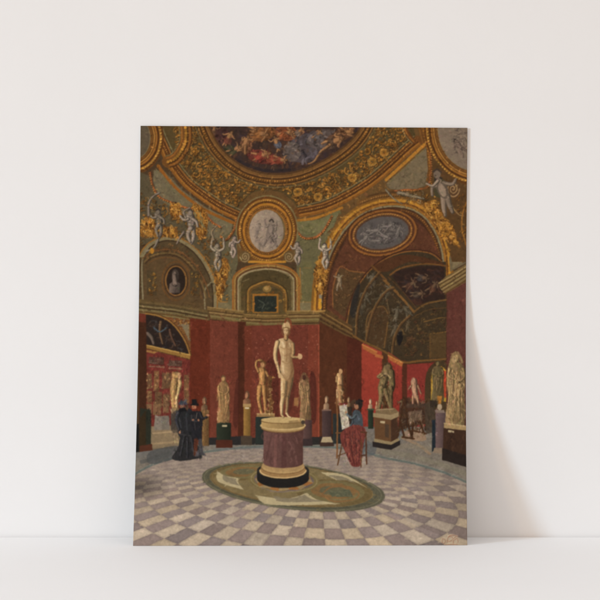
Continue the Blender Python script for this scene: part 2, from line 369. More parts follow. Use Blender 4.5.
# ---------------------------------------------------------------- central niche
no = spl([(233, 318), (233, 290), (234, 277), (243, 269), (256, 265), (267, 264), (278, 265), (290, 269), (298, 277), (299, 290), (299, 318)])
F([tuple(p) for p in no], (112, 96, 60))
band(no, [(0, 1.8, (150, 94, 38)), (1.9, .9, (176, 126, 54)), (3.6, 1.4, (92, 58, 30)), (5.2, 1.5, (150, 134, 96))])
ni = spl([(241, 322), (241, 290), (242, 279), (250, 273), (267, 270), (282, 273), (290, 279), (291, 290), (291, 322)])
F([tuple(p) for p in ni], lin(0, 270, (74, 62, 36), 0, 318, (92, 74, 42)))
dabs([tuple(p) for p in ni], 90, 4, [(84, 70, 42), (66, 54, 32), (96, 74, 40)], .5, 1.4)
L([(242, 282), (249, 279)], .9, (112, 98, 62)); L([(241, 290), (291, 290)], .7, (60, 48, 28), .5)
na = spl([(248, 312), (248, 298), (249, 290), (256, 285), (267, 282), (277, 285), (284, 290), (286, 298), (286, 312)])
band(na, [(0, 1.7, (146, 104, 44)), (2, 1.3, (104, 74, 34)), (-1.7, .8, (60, 46, 26))])
F(ell(267, 289, 4.4, 3.4), (132, 102, 50)); F(ell(266.4, 288.5, 2.4, 1.9), (166, 132, 72))
curls([(249, 292), (285, 292), (285, 312), (249, 312)], 40, 2, GOLD, (52, 38, 22), .7, .8)
F([(252.5, 294), (278.5, 294), (278.5, 313), (252.5, 313)], (150, 98, 36)); F([(254.5, 296), (276.5, 296), (276.5, 312), (254.5, 312)], (40, 44, 38))
dabs([(255, 297), (276, 297), (276, 311), (255, 311)], 34, 5, [(52, 58, 48), (32, 36, 34), (64, 68, 54)], .7, .9, -.7)
L([(258, 300), (264, 304), (262, 309)], .9, (92, 98, 82), .7)

# pilaster strips beside the niche
for x0, x1 in ((218, 232), (300, 313)):
    F([(x0, 302), (x1, 302), (x1, 312), (x0, 312)], (118, 106, 72)); L([(x0, 302), (x1, 302)], .9, (150, 104, 46))
F([(303, 262), (312, 262), (312, 302), (300, 302)], (102, 96, 60)); F([(229, 268), (232, 268), (232, 306), (228, 304)], (104, 96, 66))

# ---------------------------------------------------------------- great arch on the right
ga = spl([(315.5, 316), (316, 298), (318, 280), (323, 260), (332, 240), (345, 222), (362, 209), (384, 202), (408, 203), (427, 213), (440, 231), (447, 252), (449, 276), (449, 284)])
F([tuple(p) for p in ga]+[(449, 370), (350, 340)], (72, 46, 32))
band(ga, [(-3, 3.2, (130, 88, 34)), (-.8, 2.6, (182, 126, 40)), (1.4, 1.2, (110, 66, 26)), (3, 2, (148, 98, 36)), (5, 1.7, (128, 118, 84)), (6.6, 1.2, (70, 48, 30)), (9, 3, (100, 62, 30)), (8.6, 1.3, (148, 98, 44), 2.4), (10.8, .9, (62, 40, 26))])
L(off(ga, -6)[60:100], 5, (112, 76, 36), sm=False); beads(off(ga, -6)[60:100], 2.4, .9, (150, 104, 50)); L(off(ga, -9)[64:96], 2, (84, 58, 32), sm=False)
# soffit of the arch
sof = spl([(327, 318), (328, 296), (332, 274), (340, 252), (352, 234), (368, 222), (388, 216), (410, 219), (426, 230), (436, 246), (441, 262)])
sin = spl([(441, 262), (430, 254), (412, 252), (396, 255), (380, 263), (366, 276), (356, 292), (350, 310), (347, 326)])
sp = [tuple(p) for p in sof]+[tuple(p) for p in sin]
F(sp, (90, 54, 36)); dabs(sp, 240, 6, [(98, 60, 38), (82, 48, 32), (106, 66, 42)], .5, 1.5)
curls(sp, 60, 2.2, [(112, 72, 40), (100, 62, 36)], (66, 42, 28), .6, .8)
F([(333, 308), (333, 290), (339, 268), (349, 270), (365, 272), (354, 290), (347, 308), (345, 318)], (84, 62, 38), sm=False)
curls([(334, 306), (336, 280), (342, 268), (362, 272), (350, 295), (344, 314)], 60, 2, [(106, 76, 44), (86, 66, 40), (124, 86, 48)], (52, 36, 24), .8, .7)
L([(333, 308), (333, 288), (340, 267), (350, 271), (366, 273)], .9, (140, 88, 44)); L([(331, 312), (346, 322), (352, 296), (366, 275)], .9, (132, 84, 44))
fig(339.5, 280, 1.7, -8, (138, 118, 90), .9, 9)
for q, w, c in ((9, 1.2, (76, 46, 28)), (7, 1.8, (140, 88, 38)), (4.6, 1.1, (84, 50, 28)), (2.8, 1.8, (150, 100, 46)), (1, .8, (80, 60, 44))):
    L(ell(382.5, 233, 26.5+q, 16+q*.85, -10, n=60)+[ell(382.5, 233, 26.5+q, 16+q*.85, -10)[0]], w, c, sm=False)
beads(ell(382.5, 233, 29.4, 18.6, -10, n=80), 2.4, .6, (176, 122, 60))
md = ell(382.5, 233, 26.5, 16, -10); F(md, (86, 80, 76))
dabs(ell(382, 233, 22, 11, -10), 150, 4, [(112, 104, 96), (66, 60, 58), (130, 120, 110), (78, 72, 70)], .8, 1)
for k, (x, y, sc_, an) in enumerate([(366, 238, 1.5, 40), (376, 231, 1.6, 75), (386, 237, 1.5, 110), (390, 226, 1.5, 60), (399, 229, 1.3, 20), (378, 241, 1.2, 90)]):
    fig(x, y, sc_, an, (120, 112, 104), .8, k+40)
band(sin, [(0, 2, (136, 88, 40)), (-2.6, 1, (150, 104, 56)), (2, 1, (64, 40, 26)), (-5, .8, (110, 70, 40))])

# gallery beyond the arch
op = [tuple(p) for p in sin]+[(347, 344), (362, 346), (402, 364), (446, 364), (446, 262)]
F(op, (62, 50, 34)); dabs(op, 260, 6, [(70, 56, 38), (54, 44, 30), (76, 58, 36), (60, 54, 38)], .55, 1.6)
for k, (e, c) in enumerate((([(350, 312), (353, 296), (360, 282), (358, 300), (354, 318)], (46, 42, 38)), ([(372, 268), (390, 258), (410, 255), (440, 262), (440, 266), (410, 262), (386, 272)], (82, 50, 30)))):
    F(e, c, .9, sm=True)
paint = [(392, 276), (400, 270), (420, 266), (444, 266), (445, 299), (430, 301), (414, 306)]
F(paint, (50, 36, 30)); dabs(paint, 80, 8, [(62, 42, 34), (42, 32, 30), (74, 46, 34), (56, 44, 42)], .6, 2, .3)
L([(390, 275), (402, 268), (424, 264), (446, 266)], 1.6, (112, 74, 36)); L([(384, 280), (398, 294), (414, 312)], 2.4, (120, 84, 42)); L([(388, 277), (402, 291), (417, 309)], 1, (84, 58, 34)); L([(380, 282), (394, 297), (410, 315)], 1, (84, 60, 36))
L([(372, 266), (380, 274), (386, 280)], 2, (104, 70, 36)); L([(414, 312), (426, 304), (446, 300)], 1.6, (110, 78, 40)); L([(412, 318), (428, 310), (446, 308)], 1, (84, 62, 36))
curls([(412, 318), (446, 308), (446, 356), (402, 358), (398, 340)], 110, 2.4, [(98, 74, 38), (80, 62, 36), (112, 78, 38), (92, 54, 34)], (42, 34, 24), .8, .8)
F([(430, 334), (446, 332), (446, 358), (430, 358)], (82, 62, 36)); L([(430, 334), (446, 332)], 1, (122, 86, 40)); L([(430, 334), (430, 358)], 1, (104, 74, 38)); L([(424, 322), (440, 318), (446, 318)], .9, (116, 84, 42))
va = [(364, 276), (372, 270), (392, 292), (410, 314), (402, 330), (396, 350), (384, 352), (360, 338), (352, 326), (356, 300)]
curls(va, 90, 2.6, [(84, 72, 50), (72, 62, 42), (96, 76, 46)], (44, 36, 26), .7, .8)
F([(368, 314), (378, 306), (388, 308), (388, 326), (384, 348), (366, 338)], (78, 56, 34), .8, sm=True)
L([(366, 336), (367, 318), (374, 309), (383, 307), (388, 314)], 1.1, (112, 82, 44)); L([(388, 322), (384, 348)], 1.1, (112, 80, 42)); L([(386, 296), (388, 306), (390, 316)], .9, (104, 82, 52))
F([(397, 336), (401, 330), (403, 338), (399, 346)], (34, 30, 28), sm=True); L([(396, 346), (396, 336), (401, 329), (404, 334)], 1, (112, 82, 42))
for k, (x, y, sc_, an, c) in enumerate([(372, 279, 1.7, 10, (116, 106, 86)), (366, 296, 1.6, -10, (104, 94, 74)), (388, 290, 1.6, 30, (108, 98, 78)), (397, 312, 1.7, 10, (110, 100, 80)), (406, 310, 1.5, -30, (104, 94, 74)),
        (395, 328, 1.5, 15, (104, 92, 72)), (380, 298, 1.3, 60, (92, 80, 58)), (408, 324, 1.4, 10, (98, 84, 60)), (362, 308, 1.3, 20, (96, 86, 66)), (376, 320, 1.4, 0, (88, 64, 40)), (410, 340, 1.4, 30, (94, 66, 42))]):
    fig(x, y, sc_, an, c, .6, k+70, None if k % 2 else tuple(np.array(c)*.7))
dabs(va, 160, 4, [(86, 78, 58), (58, 46, 32), (102, 90, 66), (70, 54, 34)], .5, 1)
dabs([(402, 318), (446, 306), (446, 356), (402, 358)], 120, 4, [(86, 68, 42), (52, 40, 28), (100, 74, 42), (64, 54, 36)], .5, 1)
for rb in ([(356, 336), (358, 312), (366, 290), (380, 272)], [(366, 342), (370, 322), (376, 306), (386, 292), (394, 288)], [(392, 356), (394, 340), (400, 326), (410, 316)]):
    q = spl(rb); L(q, 2.2, (92, 64, 36), .8, sm=False); L(off(q, -.9), .7, (134, 98, 54), .8, sm=False); L(off(q, 1.2), .6, (44, 34, 26), .8, sm=False)
for k, (x, y, an, cl) in enumerate([(412, 284, 60, (84, 54, 42)), (424, 278, 100, (66, 60, 58)), (434, 286, 40, (96, 62, 44)), (420, 294, 90, (74, 62, 50))]): fig(x, y, 1.6, an, (112, 86, 62), .6, k+120, cl)
L([(404, 366), (446, 364)], 1.2, (150, 104, 56), .8)
# red walls of the gallery and its cornice
F([(361, 342), (384, 353), (384, 432), (361, 430)], lin(0, 340, (158, 62, 44), 0, 430, (140, 48, 38)))
F([(382, 352), (389, 355), (389, 430), (382, 430)], (78, 50, 30))
F([(388, 352), (403, 362), (403, 430), (388, 430)], lin(0, 350, (148, 54, 42), 0, 430, (128, 44, 34)))
F([(402, 360), (408, 362), (408, 430), (402, 430)], (80, 42, 28)); F([(407, 364), (446, 362), (446, 432), (407, 432)], (130, 48, 40))
L([(347, 332), (362, 341), (383, 351), (402, 362), (420, 361), (447, 359)], 2, (112, 78, 38)); L([(347, 334.5), (362, 343.5)], 1.6, (62, 42, 26)); L([(403, 364.4), (447, 361.6)], .9, (72, 44, 26))
for x0, y0 in ((362, 344), (388, 355)):
    F([(x0, y0), (x0+2, y0+1), (x0+15, y0+8), (x0+14, y0+12), (x0+1, y0+5)], (168, 96, 48)); L([(x0, y0+.5), (x0+15, y0+8)], .8, (196, 130, 64))
F([(374, 353), (383, 356), (383, 359), (375, 357)], (176, 100, 52))
# bronze doorway with sunlit figure
F(spl([(425, 432), (425, 385), (428, 370), (436, 362), (445, 362), (447, 370)], False)+[(447, 432)], (70, 54, 34))
F([(431, 400), (431, 376), (435, 368), (441, 366), (446, 370), (446, 402)], (190, 142, 44)); F([(441, 368), (446, 372), (446, 398), (442, 398)], (176, 60, 36))
F([(432, 384), (434, 378), (434, 402), (431, 402)], (196, 160, 58))
draped(438, 361, 402, 12, (116, 98, 62), 0, 3)

# ---------------------------------------------------------------- right pier
F([(447, 288), (471, 274), (471, 470), (446, 462)], lin(446, 0, (90, 50, 41), 468, 0, (98, 56, 47)))
dabs([(447, 292), (467, 280), (467, 350), (447, 350)], 50, 8, [(94, 54, 45), (84, 48, 38), (104, 62, 50)], .5, 1.6, 1.5)
F([(438, 284), (445, 277), (468, 263), (468, 281), (446, 294), (441, 290)], (112, 90, 52))
for d, w, c in ((0, 1.1, (160, 134, 86)), (2, 1, (84, 62, 36)), (3.6, 1.5, (136, 112, 68)), (6, .9, (70, 50, 30)), (7.4, 1.7, (142, 118, 74)), (9.6, .9, (84, 60, 36)), (11.2, 1.6, (122, 100, 60)), (13.6, 1.2, (88, 60, 34))):
    L([(438.5+d*.45, 283.5+d*.8), (450, 277+d), (469, 265+d)], w, c, sm=False)
F([(449, 258), (452, 250), (468, 240), (468, 262), (450, 272)], (110, 96, 68)); F([(452, 262), (467, 252), (467, 259), (453, 268)], (126, 110, 78))
gr = [(419, 190), (430, 188), (446, 200), (462, 236), (466, 262), (452, 262), (449, 250), (441, 228), (427, 210)]
F(gr, (92, 66, 34)); curls(gr, 80, 2.4, GOLD, (44, 30, 18), .9, .9)
F([(432, 156), (446, 172), (468, 190), (468, 262), (452, 262), (444, 210), (432, 190)], (88, 62, 34))
F([(434, 172), (446, 182), (444, 200), (434, 196)], (72, 66, 44))
F(ell(453, 189, 7, 9, -15), (86, 60, 38)); L([(453+6.4*(1-q)*math.cos(q*16), 189+8.6*(1-q)*math.sin(q*16)) for q in np.linspace(0, .94, 50)], 1.15, (150, 118, 76), sm=False)
L([(447, 194), (452, 206), (458, 214), (463, 216)], 1.2, (150, 118, 70)); L([(468, 200), (463, 212), (462, 230), (468, 250)], 1.4, (146, 96, 38))
curls([(456, 196), (467, 192), (467, 250), (460, 240)], 24, 2, GOLD, (48, 32, 20), .8, .8)

# putti, telamons and gilded drapery in the spandrels
def putto(hx, hy, s, col, flip=1, pose=0):
    f = flip*s
    limb([(hx, hy+2.6*s), (hx+1*f, hy+6*s), (hx+1.4*f, hy+10*s)], 5.8*s, 4.8*s, col)
    limb([(hx+1.4*f, hy+10*s), (hx+2.6*f, hy+15*s), (hx+1.2*f, hy+20*s)], 3.8*s, 1.6*s, col)
    limb([(hx+.6*f, hy+10*s), (hx-1.2*f, hy+14*s), (hx+.4*f, hy+19*s)], 3.8*s, 1.6*s, col)
    if pose == 0:
        limb([(hx-1.2*f, hy+4*s), (hx-4*f, hy+4.5*s), (hx-6*f, hy+2*s)], 2.5*s, 1.4*s, col)
        limb([(hx+1.8*f, hy+4*s), (hx+4.4*f, hy+6*s), (hx+5*f, hy+9*s)], 2.5*s, 1.4*s, col)
    else:
        limb([(hx-1.5*f, hy+4*s), (hx-4.4*f, hy+1*s), (hx-3.4*f, hy-6*s)], 2.7*s, 1.5*s, col)
        limb([(hx+2*f, hy+4*s), (hx+5.6*f, hy+1.6*s), (hx+5.4*f, hy-6*s)], 2.7*s, 1.5*s, col)
    L([(hx-1.2*s, hy+6*s), (hx+1.6*s, hy+6.6*s)], .7*s, tuple(np.array(col)*.6), .8); L([(hx+.6*f, hy+4*s), (hx+.9*f, hy+9*s)], .6*s, tuple(np.array(col)*.7), .7)
    F(ell(hx+.3, hy+.1, 2*s, 2.3*s), tuple(np.array(col)*.6)); F(ell(hx-.2*s, hy, 1.5*s, 1.9*s), col)
    L([(hx-1.6*s, hy-1*s), (hx, hy-2.3*s), (hx+1.8*s, hy-.8*s)], 1.1*s, tuple(np.array(col)*.5))
def gilt(poly, n):
    F(poly, (118, 76, 32), .95, sm=True)
    a = 1.25 if poly[0][0] < 350 else .75
    dabs(poly, n//2, 7, [(84, 50, 20), (66, 40, 18)], .85, 1.3, a, .5)
    dabs(poly, n, 6, [(176, 120, 42), (152, 98, 34), (196, 142, 58)], .85, 1.1, a, .5)
    dabs(poly, n//2, 3.4, [(224, 172, 84), (206, 150, 62)], .9, .8, a, .7)
    curls(poly, n//3, 1.9, [(186, 128, 44), (150, 96, 32)], (60, 36, 16), .85, .9)
ST = (152, 138, 118)
gilt([(317, 262), (323, 256), (328, 268), (326, 282), (321, 296), (316, 290), (314, 276)], 60)
putto(324.5, 246, 1.15, ST, 1, 1); L([(320, 296), (321, 302)], 2.6, (134, 122, 100))
putto(297, 244, 1.05, (146, 130, 112), 1, 0)
gilt([(218, 262), (226, 258), (229, 268), (226, 282), (221, 300), (216, 292), (215, 274)], 56)
putto(217, 246, 1.25, (142, 128, 106), 1, 1); putto(234.5, 238, 1.0, (144, 126, 110), -1, 0)
limb([(214, 240), (212, 232), (217, 226)], 2.3, 1.4, (126, 110, 86))
L([(300, 268), (301, 300)], .9, (150, 102, 44)); L([(304, 268), (312, 268)], .8, (140, 100, 50), .5)
# left group
gilt([(142, 222), (152, 218), (158, 226), (176, 228), (176, 238), (160, 236), (146, 238), (141, 236)], 60)
gilt([(170, 206), (178, 204), (182, 214), (178, 220), (171, 216)], 26); gilt([(192, 206), (201, 206), (208, 216), (206, 234), (200, 240), (194, 226)], 44)
dabs([(192, 214), (202, 212), (204, 230), (196, 234)], 20, 7, [(116, 112, 76), (90, 86, 56)], .8, 1, 1.2, .4)
putto(158, 212, 1.3, (118, 106, 90), 1, 0); limb([(149, 216), (149, 204), (154, 196), (160, 193)], 3, 1.6, (116, 104, 90))
putto(190, 213, 1.55, (136, 122, 106), 1, 0); limb([(186, 218), (184, 212), (190, 208)], 2.4, 1.5, (126, 112, 96))
limb([(184, 232), (180, 238), (177, 244)], 2.6, 1.4, (120, 106, 90)); limb([(158, 240), (154, 248), (146, 252)], 2.6, 1.4, (122, 110, 94)); F(ell(152, 251, 2, 3), (186, 126, 36))
# right group
fig(443, 191, 4.1, -22, (130, 112, 93), .95, 33); limb([(438, 181), (433, 186), (427, 184)], 3.6, 2.2, (142, 124, 104)); F(ell(437, 174.6, 3.6, 4.2), (112, 96, 80)); L([(433.4, 172), (437, 169.4), (441.4, 172.4)], 1.8, (66, 54, 44)); L([(435, 175.4), (436.6, 176)], .7, (60, 48, 40))
limb([(386, 190), (393, 198), (402, 204)], 2.2, 1.2, (116, 106, 84)); limb([(399, 193), (412, 196), (424, 199)], 4.6, 2.4, (116, 104, 82)); dabs([(400, 194), (424, 192), (428, 202), (408, 204)], 40, 4, [(72, 58, 36), (128, 112, 80), (92, 70, 38)], .8, 1.1)
gilt([(424, 203), (434, 202), (440, 212), (452, 226), (460, 248), (454, 244), (444, 238), (436, 226), (428, 214)], 110)

dabs(frieze, 520, 1.8, [(186, 132, 56), (160, 106, 42), (58, 42, 26), (204, 150, 70)], .75, .8)
dabs([(150, 172), (200, 222), (232, 232), (232, 300), (214, 300), (206, 268), (190, 248), (165, 236), (142, 240), (142, 200)], 260, 2.6, [(150, 104, 50), (112, 100, 70), (66, 50, 32), (176, 128, 62), (96, 84, 58)], .6, .8)
dabs([(326, 236), (340, 218), (362, 206), (400, 198), (430, 205), (452, 240), (448, 262), (440, 238), (420, 212), (384, 205), (350, 220), (330, 250)], 180, 2.4, [(178, 124, 50), (96, 62, 30), (150, 100, 42), (200, 148, 66)], .6, .9)
# ---------------------------------------------------------------- main cornice
def cornice(p, items):
    for d, w, c in items: L([(x, y+d) for x, y in p], w, c, sm=False)
CI = [(-.6, 1, (150, 118, 66)), (1.2, 1.6, (116, 90, 48)), (3, .9, (72, 50, 28)), (4.4, 1.5, (140, 112, 66)), (6.2, 1.3, (92, 68, 38)), (8, 1.9, (124, 108, 64)), (10, 1.4, (104, 84, 46)), (11.6, 1.2, (66, 44, 26))]
F([(139, 299), (208, 310), (210, 326), (139, 318)], (96, 76, 44)); cornice([(139, 303), (175, 307), (207, 313)], [(-1, 1.6, (104, 84, 50)), (1, 1.6, (78, 64, 40)), (3, 1.2, (130, 116, 76)), (5, 1, (60, 46, 28)), (6.6, 2, (116, 100, 62)), (8.8, 1, (96, 70, 38)), (10.6, 2, (124, 112, 68)), (12.6, 1.2, (80, 56, 34))])
F([(240, 314), (292, 314), (292, 328), (240, 328)], (100, 78, 42)); cornice([(242, 315), (266, 316.5), (291, 316)], [(d*.95, w, tuple(np.array(c)*.96)) for d, w, c in CI])
for a, b, ya, yb in ((208, 243.5, 308, 312), (287, 322, 312, 311.5)):
    F([(a, ya), (b, yb), (b-4, yb+13), (a+3, ya+13)], (116, 94, 54))
    cornice([(a, ya), (b, yb)], CI[:3]); cornice([(a+1.5, ya), (b-2, yb)], CI[3:5]); cornice([(a+3, ya), (b-4, yb)], CI[5:])
F([(322, 311), (326, 309), (352, 326), (352, 340), (322, 322)], (88, 64, 36))
for d, w, c in ((0, 1.2, (132, 98, 52)), (2.6, 1.2, (74, 52, 30)), (5, 1.6, (110, 84, 46)), (8, 1.2, (66, 46, 28)), (10, 1.4, (96, 72, 40))): L([(320, 311+d), (352, 330+d*.8)], w, c, sm=False)
L([(320, 308), (320, 300)], 3, (206, 146, 40)); L([(315, 311.5), (325, 311)], 1.2, (180, 136, 66))

# ---------------------------------------------------------------- red walls
def wall(p, c, n=0):
    F(p, c, tex=.13)
    if n: dabs(p, n, 9, [tuple(np.array(c if not callable(c) else (118, 50, 38))*k) for k in (.88, 1.06, 1.12, .95)], .4, 1.8, 1.5, .25)
wall([(190, 318), (211, 321), (211, 448), (190, 448)], (98, 42, 26), 50)
wall([(139, 313), (192, 322), (192, 330), (139, 322)], (104, 48, 34))
wall([(210, 320), (238.5, 322), (238.5, 444), (210, 444)], (109, 54, 39), 70)
wall([(238, 322), (246, 322), (246, 444), (238, 444)], (74, 38, 24), 12)
wall([(244.5, 326), (320, 324.5), (320, 444), (244.5, 444)], (108, 52, 38), 160)
F([(244.5, 327), (252, 327), (252, 440), (244.5, 440)], (104, 48, 30), .5)
F([(308, 325), (319.5, 325), (319.5, 444), (308, 444)], (130, 60, 40), .5); L([(318.8, 325), (318.8, 440)], 1.1, (158, 76, 52), .8)
wall([(319.5, 322), (348, 337), (348, 436), (319.5, 444)], (82, 46, 28), 60)
wall([(347, 336), (361.5, 342), (361.5, 432), (347, 436)], (78, 38, 26), 24)
for k in range(90):
    x, y = rng.uniform(246, 318), rng.uniform(330, 430); L([(x, y), (x+.3, y+.2)], rng.uniform(.4, .9), (156, 92, 70), rng.uniform(.3, .8), sm=False)
for k in range(30):
    x, y = rng.uniform(196, 236), rng.uniform(330, 430); L([(x, y), (x+.3, y+.2)], rng.uniform(.4, .8), (150, 84, 64), rng.uniform(.3, .7), sm=False)

# ---------------------------------------------------------------- doorway on the left
F([(146, 346), (190, 356), (190, 452), (140, 458), (140, 346)], (108, 46, 38), tex=.15)
lu = spl([(146, 314), (158, 316), (170, 322), (180, 333), (187, 346), (190, 356)])
F([(146, 314), (190, 320), (191, 356), (146, 346)], (114, 72, 38)); curls([(170, 318), (189, 322), (190, 342), (182, 332)], 30, 2, [(150, 108, 52), (128, 118, 92), (168, 120, 54)], (62, 40, 24), .8, .8)
F([(181, 324), (189, 325), (189, 341), (185, 332)], (122, 116, 92), .7)
F([tuple(p) for p in lu]+[(146, 346)], (44, 34, 30)); dabs([(147, 320), (166, 324), (182, 345), (182, 351), (147, 343)], 70, 5, [(58, 44, 36), (36, 30, 28), (78, 58, 44), (66, 62, 60)], .7, 1.4)
limb([(148, 334), (152, 338), (154, 344)], 5, 3, (92, 78, 68)); limb([(161, 322), (160, 332), (163, 344)], 3.4, 2, (96, 72, 50)); L([(154, 328), (160, 332), (166, 328)], 1.3, (70, 84, 92)); limb([(170, 330), (172, 338), (176, 346)], 3, 2, (84, 60, 46))
band(lu, [(0, 1.3, (150, 106, 48)), (-1.4, .8, (84, 58, 30))])
F([(146, 344.5), (190, 354.5), (190, 360), (146, 349)], (142, 104, 48)); L([(146, 345), (190, 355)], 1, (186, 146, 74), sm=False); L([(146, 348.6), (190, 359.6)], .8, (84, 56, 30), sm=False)
F([(146, 350), (158, 352), (154, 354), (146, 352)], (180, 142, 66), .7)
for x, y, w, h in ((149, 357, 15, 8), (169, 360, 13, 7)):
    F([(x, y), (x+w, y+1), (x+w, y+h), (x, y+h-1)], (78, 50, 40)); dabs([(x+1, y+1), (x+w-1, y+2), (x+w-1, y+h-1), (x+1, y+h-2)], 16, 4, [(108, 84, 68), (92, 66, 52)], .8, 1, 0, .2); L([(x, y+h+1.4), (x+w, y+h+2.2)], 1.1, (136, 112, 84), .8)
for x, y, w, h in ((147, 374, 5, 15), (154, 371, 5, 20), (162, 373, 9, 16), (147, 391, 5, 12), (155, 392, 7, 16), (163, 394, 7, 12), (184, 375, 5, 28)):
    c = [(120, 88, 54), (132, 98, 58), (104, 80, 52)][rng.randint(3)]
    F([(x, y), (x+w, y), (x+w, y+h), (x, y+h)], c, .85); curls([(x, y), (x+w, y), (x+w, y+h), (x, y+h)], 9, 1.6, [(150, 118, 74), (92, 64, 40), (168, 134, 84)], (66, 42, 30), .8, .8)
for x, y, w, h in ((146, 404, 6, 10), (153, 404, 8, 11), (163, 404, 6, 9)): F([(x, y), (x+w, y), (x+w, y+h), (x, y+h)], (124, 92, 62), .9)
F([(140, 427), (190, 425), (190, 460), (140, 460)], lin(0, 427, (136, 116, 86), 0, 452, (122, 106, 80)))
L([(150, 434), (188, 430)], 1.6, (160, 136, 100)); L([(150, 444), (190, 441)], 2, (156, 132, 96), .8); L([(152, 450), (190, 446)], 2, (96, 88, 74), .8)
F([(155, 416), (169, 416), (170, 430), (154, 430)], (112, 104, 92)); F([(155, 415), (162, 418), (162, 430), (154, 430)], (128, 118, 104)); F([(171, 412), (180, 412), (180, 430), (171, 430)], (78, 68, 60))
limb([(176, 376), (174, 392), (175, 408)], 9, 6, (150, 116, 70), 1.3, .5); limb([(178, 374), (180, 384), (177, 398), (177, 408)], 4, 2.4, (186, 154, 102)); F(ell(178.5, 375.5, 3, 3), (168, 134, 86)); L([(172, 378), (181, 380)], 1.2, (84, 60, 38), .6)
F([(171, 409), (181, 409), (181, 414), (171, 414)], (142, 120, 84))
wall([(139, 322), (146.5, 323), (146.5, 430), (139, 430)], (66, 38, 24), 20)
F([(136, 424), (141, 424), (141, 464), (135, 466)], (26, 26, 24)); F([(140, 408), (151, 410), (151, 446), (140, 448)], (44, 46, 36)); F([(139, 420), (146, 410), (146, 448), (139, 452)], (54, 42, 26))
F([(140, 446), (152, 444), (153.5, 458), (139, 461)], (80, 44, 30))
# base course along the walls
F([(207, 438), (246, 436), (246, 447), (207, 449)], (42, 40, 40)); F([(244, 438), (320, 437), (320, 446), (244, 446)], (44, 42, 40))
F([(319, 437), (350, 430), (350, 441), (319, 446)], (48, 38, 34))

# ---------------------------------------------------------------- floor
HZ, FF, XC = 400.0, 260.0, 300.0
def plan(x, y):
    Z = FF/(np.maximum(y, HZ+12)-HZ); return (x-XC)*Z/FF, Z
bd = np.array([(203, 474.6), (206, 469.5), (214.5, 466.3), (237, 463), (227.5, 495), (211, 485), (260, 505.5), (292.5, 511), (325, 512.3), (357.5, 508.3), (377, 502), (383, 494), (377, 484.5), (357.5, 476.5), (325, 469.5)])
bx_, bz_ = plan(bd[:, 0], bd[:, 1]); mx, mz = bx_.mean(), bz_.mean()
u, v = bx_-mx, bz_-mz
M = np.stack([u*u, u*v, v*v, u, v], 1); A_, B_, C_, D_, E_ = np.linalg.lstsq(M, np.ones(len(u)), rcond=None)[0]
Q = np.array([[A_, B_/2], [B_/2, C_]]); cc = -np.linalg.solve(2*Q, [D_, E_]); kk = 1+cc@Q@cc
ev, evec = np.linalg.eigh(Q/kk); ax = 1/np.sqrt(ev)          # semi-axes of the inlay in plan
tt = np.linspace(0, 2*np.pi, 1440, endpoint=False)
EP = (evec[:, 0:1]*ax[0]*np.cos(tt)+evec[:, 1:2]*ax[1]*np.sin(tt)).T+cc+[mx, mz]
NR = (evec[:, 0:1]/ax[0]*np.cos(tt)+evec[:, 1:2]/ax[1]*np.sin(tt)).T; NR /= np.hypot(NR[:, 0], NR[:, 1])[:, None]
OFF = .30
OP = EP+NR*OFF; al = np.r_[0, np.cumsum(np.hypot(*(np.roll(OP, -1, 0)-OP).T))]
r0 = int((426-Y0)*K); YY, XX = np.meshgrid(PY[r0:], PX, indexing='ij'); fx, fz = plan(XX, YY)
dm = np.full(fx.shape, 1e9); ui = np.zeros(fx.shape, int)
for i in range(0, 1440, 4):
    d = (fx-EP[i, 0])**2+(fz-EP[i, 1])**2; h = d < dm; dm[h] = d[h]; ui[h] = i
best = ui.copy()
for o in range(-4, 5):
    j = (ui+o) % 1440; d = (fx-EP[j, 0])**2+(fz-EP[j, 1])**2; h = d < dm; dm[h] = d[h]; best[h] = j[h]
tx_, tz_ = -NR[best, 1], NR[best, 0]
lat = (fx-EP[best, 0])*tx_+(fz-EP[best, 1])*tz_
dist = np.sqrt(dm); er = (fx-cc[0]-mx, fz-cc[1]-mz)
ein = ((er[0]*evec[0, 0]+er[1]*evec[1, 0])/ax[0])**2+((er[0]*evec[0, 1]+er[1]*evec[1, 1])/ax[1])**2 < 1
# spokes and rings of the chequered floor; TOT spokes go once round
TOT = 68; q_ = al[:-1]*8.274/al[-1]; q_ = np.where(q_ < 4.45, q_+8.274, q_)
uq = np.interp(q_, [4.45, 5.016, 5.151, 5.283, 6.04, 6.28, 6.52, 12.724], [-4.5, 0, 1, 2, 8.5, 10.5, 12.5, 63.5])
uu = uq[best]
RB = [0, .15, .305, .46, .635, .82]
stp = .19
while RB[-1] < 4: RB.append(RB[-1]+stp); stp *= 1.03
ring = np.searchsorted(RB, dist)
grout = np.minimum(np.abs(uu-np.round(uu))*.13, np.min(np.abs(dist[..., None]-np.array(RB)[:12]), -1))
par = (np.floor(uu).astype(int)+ring) % 2
cr, mv = C((186, 169, 145)), C((141, 126, 120))
depth = np.clip((fz-2.0)/1.9, 0, 1)[..., None]
rr_ = np.random.RandomState(3).rand(400, 60)
jit = rr_[np.floor(uu).astype(int) % 400, np.clip(ring, 0, 59)][..., None]
hue = np.random.RandomState(5).rand(400, 60)[np.floor(uu).astype(int) % 400, np.clip(ring, 0, 59)][..., None]
